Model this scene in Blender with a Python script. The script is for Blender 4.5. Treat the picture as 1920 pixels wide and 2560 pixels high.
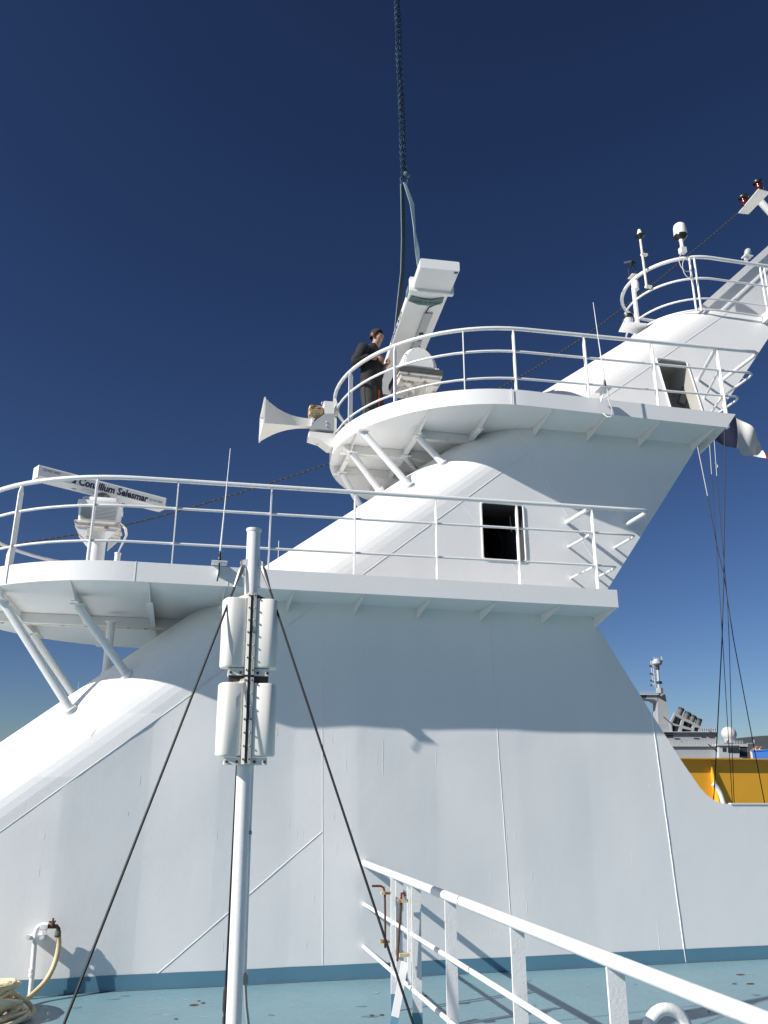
import bpy, bmesh, math, random
from mathutils import Vector, Matrix, noise
from mathutils.geometry import delaunay_2d_cdt

for o in list(bpy.data.objects): bpy.data.objects.remove(o)
scene = bpy.context.scene
COL = scene.collection
R = math.radians
V = Vector
random.seed(7)

# ------------------------------------------------------------------ camera
F_PX, CX, CY = 2070.0, 960.0, 1280.0            # photograph is 1920 x 2560
PITCH, YAW, EYE = math.atan((1985 - 1280) / F_PX), R(13.3), 1.65
cam_d = bpy.data.cameras.new('camera')
cam = bpy.data.objects.new('camera', cam_d); COL.objects.link(cam)
cam.location = (0, 0, EYE)
cam.rotation_euler = (math.pi / 2 + PITCH, 0, -YAW)
cam_d.sensor_fit = 'VERTICAL'; cam_d.sensor_height = 36.0; cam_d.sensor_width = 36.0
cam_d.lens = 36.0 * F_PX / 2560.0
cam_d.clip_start = 0.05; cam_d.clip_end = 60000
scene.camera = cam

# ------------------------------------------------------------------ light
LIGHT = V((1.43, 0.45, -1.02)).normalized()      # direction the sunlight travels
SUN_EL = math.asin(-LIGHT.z)
SUN_AZ = math.atan2(-LIGHT.x, -LIGHT.y)           # clockwise from +Y
world = bpy.data.worlds.new('World'); scene.world = world
world.use_nodes = True
wn, wl = world.node_tree.nodes, world.node_tree.links
wn.clear()
sky = wn.new('ShaderNodeTexSky'); sky.sky_type = 'NISHITA'; sky.sun_disc = False
sky.sun_elevation = SUN_EL; sky.sun_rotation = SUN_AZ
sky.altitude = 0; sky.air_density = 0.9; sky.dust_density = 0.5; sky.ozone_density = 4.0
gm = wn.new('ShaderNodeGamma'); gm.inputs['Gamma'].default_value = 1.5
hs = wn.new('ShaderNodeMix'); hs.data_type = 'RGBA'; hs.blend_type = 'MULTIPLY'; hs.inputs['Factor'].default_value = 1.0; hs.inputs['B'].default_value = (0.534, 0.476, 0.473, 1)
bg = wn.new('ShaderNodeBackground'); bg.inputs['Strength'].default_value = 0.0500
wo = wn.new('ShaderNodeOutputWorld')
wl.new(sky.outputs[0], gm.inputs['Color']); wl.new(gm.outputs[0], hs.inputs['A']); wl.new(hs.outputs['Result'], bg.inputs['Color']); wl.new(bg.outputs[0], wo.inputs[0])
sun_d = bpy.data.lights.new('sun', 'SUN'); sun_d.energy = 5.0; sun_d.angle = R(0.53); sun_d.color = (1.0, 0.955, 0.89)
sun = bpy.data.objects.new('sun', sun_d); COL.objects.link(sun)
sun.rotation_euler = (-LIGHT).to_track_quat('Z', 'Y').to_euler()
sun.location = (-20, -10, 30)
vs = scene.view_settings
vs.view_transform = 'Standard'; vs.look = 'None'; vs.gamma = 1.0; vs.use_curve_mapping = False
vs.exposure = 0.30
scene.render.engine = 'CYCLES'
scene.cycles.max_bounces = 8

# ------------------------------------------------------------------ measuring helpers
_fw = V((math.sin(YAW) * math.cos(PITCH), math.cos(YAW) * math.cos(PITCH), math.sin(PITCH)))
_rt = V((math.cos(YAW), -math.sin(YAW), 0)); _up = _rt.cross(_fw)
_C = V((0, 0, EYE))
def ray(x, y): return _fw + _rt * ((x - CX) / F_PX) + _up * ((CY - y) / F_PX)
def at(x, y, Y):
    d = ray(x, y); return _C + d * ((Y - _C.y) / d.y)
def atz(x, y, Z):
    d = ray(x, y); return _C + d * ((Z - _C.z) / d.z)
def lerp(a, b, t): return a + (b - a) * t
def smooth(pts, n=8):
    o = []
    for i in range(len(pts) - 1):
        p0, p1, p2, p3 = pts[max(i - 1, 0)], pts[i], pts[i + 1], pts[min(i + 2, len(pts) - 1)]
        for k in range(n):
            t = k / n; o.append(.5 * ((2 * p1) + (p2 - p0) * t + (2 * p0 - 5 * p1 + 4 * p2 - p3) * t * t + (3 * p1 - p0 - 3 * p2 + p3) * t ** 3))
    o.append(pts[-1]); return o

# ------------------------------------------------------------------ mesh builder
ORG = {}
class MB:
    def __init__(s): s.v = []; s.f = []
    def add(s, vs_, fs):
        n = len(s.v); s.v += [V(p) for p in vs_]; s.f += [[i + n for i in f] for f in fs]; return s
    def box(s, c, size, m=None):
        c = V(c); x, y, z = [q / 2 for q in size]
        p = [V((a * x, b * y, d * z)) for d in (-1, 1) for b in (-1, 1) for a in (-1, 1)]
        if m is not None: p = [m @ q for q in p]
        return s.add([c + q for q in p], [(0, 2, 3, 1), (4, 5, 7, 6), (0, 1, 5, 4), (2, 6, 7, 3), (0, 4, 6, 2), (1, 3, 7, 5)])
    def bar(s, a, b, w, d, side=(1, 0, 0)):
        a, b = V(a), V(b); t = (b - a).normalized(); sd = V(side); sd = (sd - t * sd.dot(t)).normalized(); n = t.cross(sd)
        p = [q + sd * (i * w / 2) + n * (j * d / 2) for q in (a, b) for i, j in ((-1, -1), (1, -1), (1, 1), (-1, 1))]
        return s.add(p, [(3, 2, 1, 0), (4, 5, 6, 7), (0, 1, 5, 4), (1, 2, 6, 5), (2, 3, 7, 6), (3, 0, 4, 7)])
    def tube(s, pts, r, n=10, caps=True, closed=False, flat=None):
        pts = [V(p) for p in pts]; m = len(pts)
        rr = r if isinstance(r, (list, tuple)) else [r] * m
        nrm = None; vs_ = []
        for i, p in enumerate(pts):
            if closed: t = pts[(i + 1) % m] - pts[i - 1]
            else: t = (pts[min(i + 1, m - 1)] - pts[max(i - 1, 0)])
            t.normalize()
            if nrm is None:
                h = V((0, 0, 1)) if abs(t.z) < 0.9 else V((1, 0, 0))
                nrm = (h - t * h.dot(t)).normalized()
            else: nrm = (nrm - t * nrm.dot(t)).normalized()
            bn = t.cross(nrm)
            for k in range(n):
                a = 2 * math.pi * k / n
                vs_.append(p + (nrm * math.cos(a) + bn * math.sin(a)) * rr[i])
        fs = []
        for i in range(m if closed else m - 1):
            j = (i + 1) % m
            for k in range(n): fs.append((i * n + k, i * n + (k + 1) % n, j * n + (k + 1) % n, j * n + k))
        if caps and not closed:
            fs.append(tuple(range(n - 1, -1, -1))); fs.append(tuple((m - 1) * n + k for k in range(n)))
        return s.add(vs_, fs)
    def lathe(s, prof, n=24, o=(0, 0, 0), axis=(0, 0, 1)):
        o = V(o); q = V((0, 0, 1)).rotation_difference(V(axis).normalized()).to_matrix()
        vs_ = []
        for r, z in prof:
            for k in range(n):
                a = 2 * math.pi * k / n
                vs_.append(o + q @ V((r * math.cos(a), r * math.sin(a), z)))
        fs = []
        for i in range(len(prof) - 1):
            for k in range(n): fs.append((i * n + k, i * n + (k + 1) % n, (i + 1) * n + (k + 1) % n, (i + 1) * n + k))
        fs.append(tuple(range(n - 1, -1, -1))); fs.append(tuple((len(prof) - 1) * n + k for k in range(n)))
        return s.add(vs_, fs)
    def prism(s, poly, ext):
        ext = V(ext); n = len(poly); p = [V(q) for q in poly]
        fs = [tuple(range(n - 1, -1, -1)), tuple(range(n, 2 * n))]
        fs += [(k, (k + 1) % n, n + (k + 1) % n, n + k) for k in range(n)]
        return s.add(p + [q + ext for q in p], fs)
    def build(s, name, mat, parent=None, org=None, angle=35, fix=True):
        me = bpy.data.meshes.new(name)
        og = ORG[parent.name] if parent is not None else V(org if org is not None else (0, 0, 0))
        me.from_pydata([tuple(p - og) for p in s.v], [], s.f)
        if fix:
            bm = bmesh.new(); bm.from_mesh(me); bmesh.ops.recalc_face_normals(bm, faces=bm.faces); bm.to_mesh(me); bm.free()
        if angle:
            me.polygons.foreach_set('use_smooth', [True] * len(me.polygons)); me.set_sharp_from_angle(angle=R(angle))
        me.materials.append(M[mat])
        o = bpy.data.objects.new(name, me); COL.objects.link(o)
        if parent is not None: o.parent = parent
        else: o.location = og
        ORG[o.name] = og
        return o

def thing(name, label, cat, loc=(0, 0, 0), group=None):
    o = bpy.data.objects.new(name, None); COL.objects.link(o); o.empty_display_size = 0.2
    o.location = V(loc); o['label'] = label; o['category'] = cat
    if group: o['group'] = group
    ORG[o.name] = V(loc); return o
def tag(o, label, cat, group=None):
    o['label'] = label; o['category'] = cat
    if group: o['group'] = group
    return o
def struct(o): o['kind'] = 'structure'; return o
def stuff(o): o['kind'] = 'stuff'; return o

# ------------------------------------------------------------------ materials
M = {}
def mat(name, col, rough=0.5, metal=0.0, var=0.0, vscale=3.0, bump=0.0, bscale=40.0, stain=None, stain_amt=0.0, sscale=4.0,
        spec=0.5, bump2=0.0, bscale2=2.0, stretch=None, coat=0.0, gloss_var=0.0):
    m = bpy.data.materials.new(name); m.use_nodes = True; M[name] = m
    nt = m.node_tree; N, L = nt.nodes, nt.links
    b = N['Principled BSDF']
    b.inputs['Roughness'].default_value = rough; b.inputs['Metallic'].default_value = metal
    b.inputs['Specular IOR Level'].default_value = spec
    b.inputs['Coat Weight'].default_value = coat
    geo = N.new('ShaderNodeNewGeometry'); src = geo.outputs['Position']
    mp = N.new('ShaderNodeMapping'); L.new(src, mp.inputs['Vector'])
    if stretch: mp.inputs['Scale'].default_value = stretch
    def nz(scale, det=4.0, vec=None):
        n = N.new('ShaderNodeTexNoise'); n.inputs['Scale'].default_value = scale; n.inputs['Detail'].default_value = det
        L.new(vec if vec else src, n.inputs['Vector']); return n.outputs['Fac']
    col_out = None
    c0 = (*col, 1)
    if var > 0:
        r = N.new('ShaderNodeMix'); r.data_type = 'RGBA'
        r.inputs['A'].default_value = tuple(max(0, c * (1 - var)) for c in col) + (1,)
        r.inputs['B'].default_value = tuple(min(1, c * (1 + var)) for c in col) + (1,)
        L.new(nz(vscale, 6.0, mp.outputs[0]), r.inputs['Factor']); col_out = r.outputs['Result']
    if stain:
        ramp = N.new('ShaderNodeMapRange'); ramp.inputs['From Min'].default_value = 1 - stain_amt - 0.08; ramp.inputs['From Max'].default_value = 1 - stain_amt + 0.08
        L.new(nz(sscale, 8.0, mp.outputs[0]), ramp.inputs['Value'])
        r = N.new('ShaderNodeMix'); r.data_type = 'RGBA'
        if col_out: L.new(col_out, r.inputs['A'])
        else: r.inputs['A'].default_value = c0
        r.inputs['B'].default_value = (*stain, 1); L.new(ramp.outputs[0], r.inputs['Factor']); col_out = r.outputs['Result']
    if col_out: L.new(col_out, b.inputs['Base Color'])
    else: b.inputs['Base Color'].default_value = c0
    if gloss_var:
        mr = N.new('ShaderNodeMapRange'); mr.inputs['To Min'].default_value = rough - gloss_var; mr.inputs['To Max'].default_value = rough + gloss_var
        L.new(nz(6.0), mr.inputs['Value']); L.new(mr.outputs[0], b.inputs['Roughness'])
    prev = None
    for amt, sc in ((bump, bscale), (bump2, bscale2)):
        if amt > 0:
            bn = N.new('ShaderNodeBump'); bn.inputs['Strength'].default_value = 1.0; bn.inputs['Distance'].default_value = amt
            L.new(nz(sc, 3.0), bn.inputs['Height'])
            if prev: L.new(prev, bn.inputs['Normal'])
            prev = bn.outputs[0]
    if prev: L.new(prev, b.inputs['Normal'])
    return m

WHITE = (0.80, 0.80, 0.79)
mat('white_paint', WHITE, 0.42, var=0.02, vscale=1.5, bump=0.0012, bscale=55, gloss_var=0.08)
mat('wall_paint', WHITE, 0.42, var=0.03, vscale=1.6, bump=0.0008, bscale=45, bump2=0.005, bscale2=1.6, stretch=(3, 3, 0.35), gloss_var=0.08)
mat('rail_paint', (0.80, 0.80, 0.79), 0.40, var=0.04, vscale=9, bump=0.0014, bscale=70, stain=(0.52, 0.44, 0.34), stain_amt=0.265, sscale=22)
mat('weathered_white', (0.79, 0.78, 0.75), 0.5, var=0.03, vscale=3, bump=0.0012, bscale=60, stain=(0.30, 0.17, 0.08), stain_amt=0.27, sscale=7)
mat('radome_white', (0.82, 0.82, 0.80), 0.30, bump=0.0006, bscale=90)
mat('cream_plastic', (0.80, 0.78, 0.72), 0.38, var=0.03, vscale=4)
mat('deck_paint', (0.165, 0.285, 0.335), 0.42, var=0.16, vscale=1.1, bump=0.0015, bscale=60, bump2=0.004, bscale2=2.5, stain=(0.30, 0.39, 0.43), stain_amt=0.30, sscale=17, gloss_var=0.12)
mat('scuff_pale', (0.42, 0.50, 0.53), 0.6)
mat('deck_dirt', (0.14, 0.245, 0.285), 0.6, var=0.3, vscale=15)
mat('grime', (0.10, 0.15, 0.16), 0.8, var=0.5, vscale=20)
mat('band_paint', (0.10, 0.225, 0.31), 0.45, var=0.08, vscale=5, bump=0.001, bscale=60)
mat('foot_paint', (0.13, 0.27, 0.36), 0.45, var=0.08, vscale=9, bump=0.001, bscale=60)
mat('rust', (0.10, 0.045, 0.022), 0.85, var=0.5, vscale=30, bump=0.004, bscale=90)
mat('rust_stain', (0.20, 0.15, 0.10), 0.8, var=0.5, vscale=25)
mat('rusty_cream', (0.62, 0.50, 0.30), 0.7, var=0.25, vscale=18, bump=0.003, bscale=60, stain=(0.17, 0.065, 0.02), stain_amt=0.47, sscale=16)
mat('rusty_white', (0.74, 0.70, 0.62), 0.6, var=0.08, vscale=10, stain=(0.16, 0.06, 0.025), stain_amt=0.38, sscale=11, bump=0.002, bscale=70)
mat('bronze', (0.09, 0.045, 0.025), 0.5, 0.6, var=0.4, vscale=40)
mat('verdigris', (0.10, 0.16, 0.13), 0.7, 0.2, var=0.4, vscale=60)
mat('dark_bracket', (0.055, 0.045, 0.037), 0.6, 0.2, var=0.3, vscale=30)
mat('galvanised', (0.33, 0.33, 0.31), 0.42, 0.8, var=0.2, vscale=40)
mat('black_rubber', (0.012, 0.012, 0.013), 0.55)
mat('black_wire', (0.009, 0.009, 0.010), 0.6)
mat('black_plastic', (0.018, 0.018, 0.02), 0.35)
mat('dark_interior', (0.050, 0.050, 0.052), 0.8, var=0.2, vscale=3)
mat('grey_interior', (0.42, 0.41, 0.38), 0.6, var=0.08, vscale=3)
mat('frame_weld', (0.74, 0.73, 0.70), 0.55, var=0.05, vscale=15, bump=0.006, bscale=30)
mat('heatsink', (0.42, 0.45, 0.46), 0.45, 0.1)
mat('grey_plate', (0.085, 0.085, 0.082), 0.6, var=0.2, vscale=12)
mat('letter_navy', (0.012, 0.018, 0.05), 0.5)
mat('letter_grey', (0.08, 0.08, 0.09), 0.5)
mat('chain_steel', (0.10, 0.15, 0.20), 0.35, 0.6, var=0.3, vscale=50)
mat('sling_pale', (0.33, 0.45, 0.48), 0.85, var=0.15, vscale=30)
mat('sling_dark', (0.028, 0.045, 0.052), 0.85, var=0.3, vscale=30)
mat('sling_green', (0.13, 0.21, 0.20), 0.85, var=0.2, vscale=30)
mat('hose_cream', (0.70, 0.54, 0.32), 0.42, var=0.12, vscale=12)
mat('hose_coil', (0.68, 0.58, 0.38), 0.5, var=0.18, vscale=9, stain=(0.38, 0.27, 0.09), stain_amt=0.27, sscale=6)
mat('yellow_paint', (0.80, 0.41, 0.03), 0.45, var=0.05, vscale=1.5, bump=0.001, bscale=50)
mat('pin_red', (0.16, 0.025, 0.03), 0.5, var=0.3, vscale=40)
mat('red_glass', (0.075, 0.004, 0.007), 0.12, coat=0.6)
mat('clear_lens', (0.55, 0.60, 0.62), 0.08, spec=0.8)
mat('skin', (0.36, 0.19, 0.13), 0.55, var=0.08, vscale=30)
mat('hair', (0.030, 0.024, 0.020), 0.85, bump=0.003, bscale=300)
mat('overall_black', (0.011, 0.011, 0.013), 0.85, var=0.25, vscale=9, bump=0.006, bscale=22)
mat('trouser_grey', (0.034, 0.033, 0.032), 0.85, var=0.2, vscale=9, bump=0.006, bscale=22)
mat('boot_black', (0.012, 0.011, 0.010), 0.5)
mat('orange_stripe', (0.65, 0.08, 0.02), 0.6)
mat('flag_blue', (0.006, 0.010, 0.038), 0.85)
mat('flag_white', (0.72, 0.70, 0.66), 0.85)
mat('flag_red', (0.22, 0.012, 0.012), 0.85)
mat('rope_white', (0.55, 0.54, 0.50), 0.8)
mat('rope_dark', (0.035, 0.036, 0.042), 0.8)
mat('stay_wire', (0.040, 0.038, 0.026), 0.7, var=0.4, vscale=30)
mat('clip_pale', (0.22, 0.21, 0.16), 0.6)
mat('naval_grey', (0.33, 0.35, 0.36), 0.6, var=0.07, vscale=0.25, stretch=(1, 1, 0.3))
mat('naval_light', (0.45, 0.47, 0.48), 0.55)
mat('naval_radome', (0.60, 0.61, 0.61), 0.5)
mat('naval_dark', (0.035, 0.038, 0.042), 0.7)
mat('naval_soot', (0.13, 0.12, 0.11), 0.8, var=0.6, vscale=0.6)
mat('window_glass', (0.02, 0.025, 0.03), 0.08, spec=0.8)
mat('hill_scrub', (0.040, 0.050, 0.052), 0.95, var=0.4, vscale=0.006)
mat('house_wall', (0.55, 0.47, 0.38), 0.8); mat('house_roof', (0.36, 0.14, 0.08), 0.8)
mat('blue_cladding', (0.035, 0.13, 0.42), 0.6)
mat('sea_water', (0.010, 0.030, 0.042), 0.12, bump=0.25, bscale=0.25)
mat('hull_white', (0.75, 0.75, 0.74), 0.45)

# ================================================================== SETTING
b = MB(); b.box((1, 6, -0.06), (40, 26, 0.12)); struct(b.build('deck', 'deck_paint'))
b = MB(); b.box((1, 6, -9.3), (42, 27, 18.3)); struct(b.build('ship_hull', 'hull_white'))
b = MB(); b.add([(-30000, -30000, -18), (30000, -30000, -18), (30000, 30000, -18), (-30000, 30000, -18)], [(0, 1, 2, 3)])
struct(b.build('sea', 'sea_water', angle=0))
# weld seam and rust patches on the deck
b = MB()
b.tube([(0.52, 8.2, 0.0), (0.50, 7.3, 0.0), (0.47, 6.2, 0.0)], 0.006, 5); b.build('deck_weld_seam', 'foot_paint', bpy.data.objects['deck'])
def blotch(mb, c, rx, ry, seed, z):
    rnd = random.Random(seed); n = 14
    pts = [(c[0] + rx * math.cos(a) * rnd.uniform(.5, 1), c[1] + ry * math.sin(a) * rnd.uniform(.5, 1), z) for a in [2 * math.pi * k / n for k in range(n)]]
    mb.add([(c[0], c[1], z)] + pts, [(0, 1 + k, 1 + (k + 1) % n) for k in range(n)])
b = MB(); q = MB()
for i, (px, py, rx, ry) in enumerate([(485, 2513, .045, .035), (508, 2508, .02, .03), (497, 2503, .015, .02), (1852, 2437, .05, .03), (1836, 2460, .03, .02), (1876, 2460, .05, .03), (1772, 2530, .012, .012), (930, 2540, .03, .05), (440, 2548, .02, .02), (1060, 2490, .03, .03), (955, 2538, .02, .03)]):
    p = atz(px, py, 0); blotch(b, p, rx, ry, i, 0.004); blotch(q, p, rx * 1.15, ry * 1.15, i + 50, 0.002)
stuff(q.build('rust_halo', 'rust_stain', bpy.data.objects['deck'], angle=0, fix=False))
stuff(b.build('rust_spot', 'rust', bpy.data.objects['deck'], angle=0, fix=False))

q = MB(); rs = random.Random(21)
for k in range(170):
    x, y = rs.uniform(-1.6, 7.5), 8.55 - abs(rs.gauss(0, 1.1)); a = rs.gauss(0, .5); l, w_ = rs.uniform(.01, .07), rs.uniform(.003, .009)
    d = V((math.cos(a), math.sin(a), 0)); n_ = V((-d.y, d.x, 0)); c = V((x, y, .003))
    q.add([c - d * l, c - n_ * w_ + d * l * rs.uniform(-.4, .1), c + d * l, c + n_ * w_ * rs.uniform(.4, 1.2)], [(0, 1, 2, 3)])
stuff(q.build('scuff_marks', 'scuff_pale', bpy.data.objects['deck'], angle=0, fix=False))
q = MB()
for k in range(26):
    x, y = rs.uniform(-1.5, 7), rs.uniform(6.2, 8.5); blotch(q, (x, y), rs.uniform(.02, .10), rs.uniform(.015, .05), 300 + k, .0025)
stuff(q.build('dirt_patches', 'deck_dirt', bpy.data.objects['deck'], angle=0, fix=False))
# ------------------------------------------------------------------ mast tower
YC = 10.03
def XC(z): return -3.21 + 1.264 * z
def YN(z): return 8.62 + max(0, z - 5.9) * 0.232
def NA(z): return 1.37 - .19 * max(0, min(1, (z - 3.62) / 2.28)) - .25 * max(0, min(1, (z - 5.9) / 2.5))
_kn = [-3.4, -1.75, -1.03, -.27, .38, 1.11, 1.75, 2.6, 3.5, 4.3, 5.0]      # vertical bend lines of the plating
_ks = [-.050, -.030, .050, -.028, .030, -.024, .028, -.018, .012, -.006]         # slope of each strip between them
_kv = [0.0] * len(_kn)
for i in range(len(_kn) - 2, -1, -1): _kv[i] = _kv[i + 1] - _ks[i] * (_kn[i + 1] - _kn[i])
def bulge(x, z):
    x_ = max(-3.39, min(4.999, x)); i = max(k for k in range(len(_kn) - 1) if _kn[k] <= x_)
    d = _kv[i] + _ks[i] * (x_ - _kn[i])
    d += 0.015 * noise.noise((x * 0.9, z * 0.9, 4.2)) + 0.006 * noise.noise((x * 2.1, z * 1.8, 1.7))
    return d * max(0, min(1, (5.0 - x) / 0.7))
def wallY(x, z):
    if z <= 3.62: return YN(z) + bulge(x, z)
    return YN(z) + bulge(x, 3.62) * max(0, 1 - (z - 3.62) * 1.5) + 0.006 * noise.noise((x * 1.1, z * 1.1, 9.2)) * min(1, z - 3.62) * max(0, min(1, (z * .738 + 1.7 - x) / .5)) * max(0, min(1, (x - XC(z)) / .3))
def plate(outer, holes=(), step=0.13, cols=()):
    pts = []; edges = []
    def ring(poly):
        n0 = len(pts); m = []
        for k in range(len(poly)):
            a, c = V(poly[k]), V(poly[(k + 1) % len(poly)]); n = max(1, int((c - a).length / step))
            for j in range(n): m.append(a.lerp(c, j / n))
        pts.extend(m); edges.extend([(n0 + k, n0 + (k + 1) % len(m)) for k in range(len(m))]); return m
    rings = [ring(outer)] + [ring(h) for h in holes]
    def inside(p, poly):
        r = False
        for k in range(len(poly)):
            a, c = poly[k], poly[k - 1]
            if (a[1] > p[1]) != (c[1] > p[1]) and p[0] < (c[0] - a[0]) * (p[1] - a[1]) / (c[1] - a[1]) + a[0]: r = not r
        return r
    xs = [p[0] for p in outer]; zs = [p[1] for p in outer]
    x = min(xs) + step / 2
    while x < max(xs):
        z = min(zs) + step / 2
        while z < max(zs):
            p = V((x, z))
            if inside(p, outer) and not any(inside(p, h) for h in holes) and all((p - q).length > step * .45 for r_ in rings for q in r_): pts.append(p)
            z += step
        x += step
    for cx_ in cols:
        for dx in (-.014, .014):
            z = min(zs) + .06
            while z < max(zs):
                p = V((cx_ + dx, z))
                if inside(p, outer) and all((p - q).length > .03 for r_ in rings for q in r_): pts.append(p)
                z += .11
    vs_, es, fs, *_ = delaunay_2d_cdt(pts, edges, [], 1, 1e-5)
    fs = [f for f in fs if not any(inside(sum((vs_[i] for i in f), V((0, 0))) / len(f), h) for h in holes) and inside(sum((vs_[i] for i in f), V((0, 0))) / len(f), outer)]
    return vs_, fs
def rrect(x0, x1, z0, z1, r, n=4):
    o = []
    for cx_, cz, a0 in ((x1 - r, z0 + r, -90), (x1 - r, z1 - r, 0), (x0 + r, z1 - r, 90), (x0 + r, z0 + r, 180)):
        for k in range(n + 1):
            a = R(a0 + 90 * k / n); o.append((cx_ + r * math.cos(a), cz + r * math.sin(a)))
    return o
FIL = [(6.02, 1.54), (5.88, 1.555), (5.80, 1.585), (5.72, 1.635), (5.64, 1.72), (5.55, 1.85), (5.43, 2.03), (5.1, 2.57), (4.76, 3.14), (4.47, 3.62)]
tower = thing('mast_tower', 'tall white steel raked mast tower with rounded nose rising from the blue deck', 'mast tower', (1.4, 10, 0))
LOW = [(XC(0), 0), (16, 0), (16, 1.50)] + FIL + [(XC(3.62), 3.62)]
vs_, fs = plate(LOW, (), .13, _kn[1:-1])
b = MB(); b.add([(p[0], wallY(p[0], p[1]), p[1]) for p in vs_], fs)
b.build('side_plate', 'wall_paint', tower, angle=60)
D1 = rrect(3.20, 3.725, 4.19, 4.88, 0.035); D2 = rrect(5.95, 6.42, 6.18, 7.31, 0.035)
UP = [(XC(3.62), 3.62), (4.507, 3.62), (6.19, 5.9), (8.30, 8.4), (XC(8.4), 8.4)]
vs_, fs = plate(UP, (D1, D2))
b = MB(); b.add([(p[0], wallY(p[0], p[1]), p[1]) for p in vs_], fs)
b.build('side_plate', 'wall_paint', tower, angle=60)
b = MB(); n = len(LOW); b.add([(p[0], 2 * YC - 8.62, p[1]) for p in LOW if p[0] < 5.9], [tuple(range(len([p for p in LOW if p[0] < 5.9])))])
b.add([(p[0], 2 * YC - YN(p[1]), p[1]) for p in UP], [(0, 1, 2, 3, 4)]); b.build('side_plate', 'white_paint', tower, angle=0)
# nose
b = MB(); zs = [0.0, .6, 1.2, 1.8, 2.4, 3.0, 3.62, 4.2, 4.8, 5.4, 5.9, 6.5, 7.1, 7.8, 8.4]; NS = 48; g = []
for z in zs:
    for k in range(NS + 1):
        ph = R(-90 + 180 * k / NS); x = XC(z) - NA(z) * abs(math.cos(ph)) ** .80; w = max(0, -math.sin(ph)) ** 3
        g.append((x, YC + (YC - YN(z)) * math.copysign(abs(math.sin(ph)) ** .80, ph) + (wallY(XC(z), z) - YN(z)) * w, z))
fs = [(i * (NS + 1) + k, i * (NS + 1) + k + 1, (i + 1) * (NS + 1) + k + 1, (i + 1) * (NS + 1) + k) for i in range(len(zs) - 1) for k in range(NS)]
b.add(g, fs); b.build('nose_plate', 'white_paint', tower, angle=0)
# aft plates
b = MB(); prof = [(5.88, 0)] + [p for p in FIL if p[0] < 5.9] + [(4.507, 3.62), (6.19, 5.9), (8.30, 8.4)]
g = []
for x, z in prof: g += [(x, YN(z), z), (x, 2 * YC - YN(z), z)]
b.add(g, [(2 * i, 2 * i + 1, 2 * i + 3, 2 * i + 2) for i in range(len(prof) - 1)]); b.build('aft_plate', 'white_paint', tower, angle=0)
# top plate
b = MB(); z = 8.4
pl = [(XC(z) - NA(z) * abs(math.cos(R(-90 + 180 * k / NS))) ** .8, YC + (YC - YN(z)) * math.copysign(abs(math.sin(R(-90 + 180 * k / NS))) ** .8, k - NS / 2), z) for k in range(NS + 1)] + [(8.30, 2 * YC - YN(z), z), (8.30, YN(z), z)]
b.prism(pl, (0, 0, 0.012)); b.build('top_plate', 'white_paint', tower)
# rim along the low bulwark top
b = MB(); b.bar((6.0, 8.635, 1.548), (16, 8.635, 1.508), 0.05, 0.014, (0, 1, 0)); b.build('bulwark_rim', 'white_paint', tower)
# painted band at the base
b = MB(); xs = [XC(0) + 0.15 * i for i in range(129)]; g = []
for x in xs: g += [(x, wallY(x, 0) - 0.004, 0.0), (x, wallY(x, .13) - 0.004, 0.128 + 0.003 * noise.noise((x * 3, 0, 0)))]
for k in range(NS + 1):
    pass
b.add(g, [(2 * i, 2 * i + 2, 2 * i + 3, 2 * i + 1) for i in range(len(xs) - 1)]); b.build('base_band', 'band_paint', tower, angle=60)
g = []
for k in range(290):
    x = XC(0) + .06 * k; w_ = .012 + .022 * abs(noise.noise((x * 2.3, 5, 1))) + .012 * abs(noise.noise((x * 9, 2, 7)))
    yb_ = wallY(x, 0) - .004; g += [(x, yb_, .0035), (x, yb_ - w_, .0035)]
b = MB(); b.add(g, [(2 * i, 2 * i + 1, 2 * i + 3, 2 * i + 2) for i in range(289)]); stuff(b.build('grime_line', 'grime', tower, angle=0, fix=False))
# weld seams
def seam(p0, p1, r, n=26, wob=0.004):
    m = MB(); pts = []
    for k in range(n + 1):
        x, z = lerp(p0[0], p1[0], k / n), lerp(p0[1], p1[1], k / n)
        x += wob * noise.noise((k * .7, p0[0], 3)); pts.append((x, wallY(x, z) - r * .25, z))
    m.tube(pts, [r * (1 + .25 * noise.noise((k * 1.3, p0[0], 8))) for k in range(n + 1)], 6); return m.build('weld_seam', 'white_paint', tower)
seam((XC(.05), .05), (XC(3.6), 3.6), .0032); seam((XC(3.66) + .05, 3.66), (XC(5.88), 5.88), .0035); seam((XC(5.92), 5.92), (XC(8.38), 8.38), .0035)
seam((-.2, .005), (1.41, 1.3), .0034); seam((1.45, .005), (1.36, 3.5), .0024); seam((3.36, .005), (3.24, 3.5), .003)
seam((5.24, .005), (5.14, 2.5), .0058, 40); seam((2.95, 4.86), (3.18, 4.58), .003, 8); seam((3.55, 4.17), (3.68, 3.95), .003, 5); seam((3.7, 5.85), (4.6, 4.25), .003, 16)
# short paint drips and scratches on the lower plating
b = MB(); rd = random.Random(12)
for k in range(46):
    x, z = rd.uniform(-1.2, 5.6), rd.uniform(.25, 3.2)
    if x > 5.3 - .6 * (z - 2): continue
    l = rd.uniform(.02, .12) if k > 3 else rd.uniform(.25, .4)
    b.tube([(x, wallY(x, z) - .0005, z), (x + rd.uniform(-.006, .006), wallY(x, z - l) - .0005, z - l)], [.0006, rd.uniform(.0012, .0024)], 5)
stuff(b.build('paint_drip', 'white_paint', tower))
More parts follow.
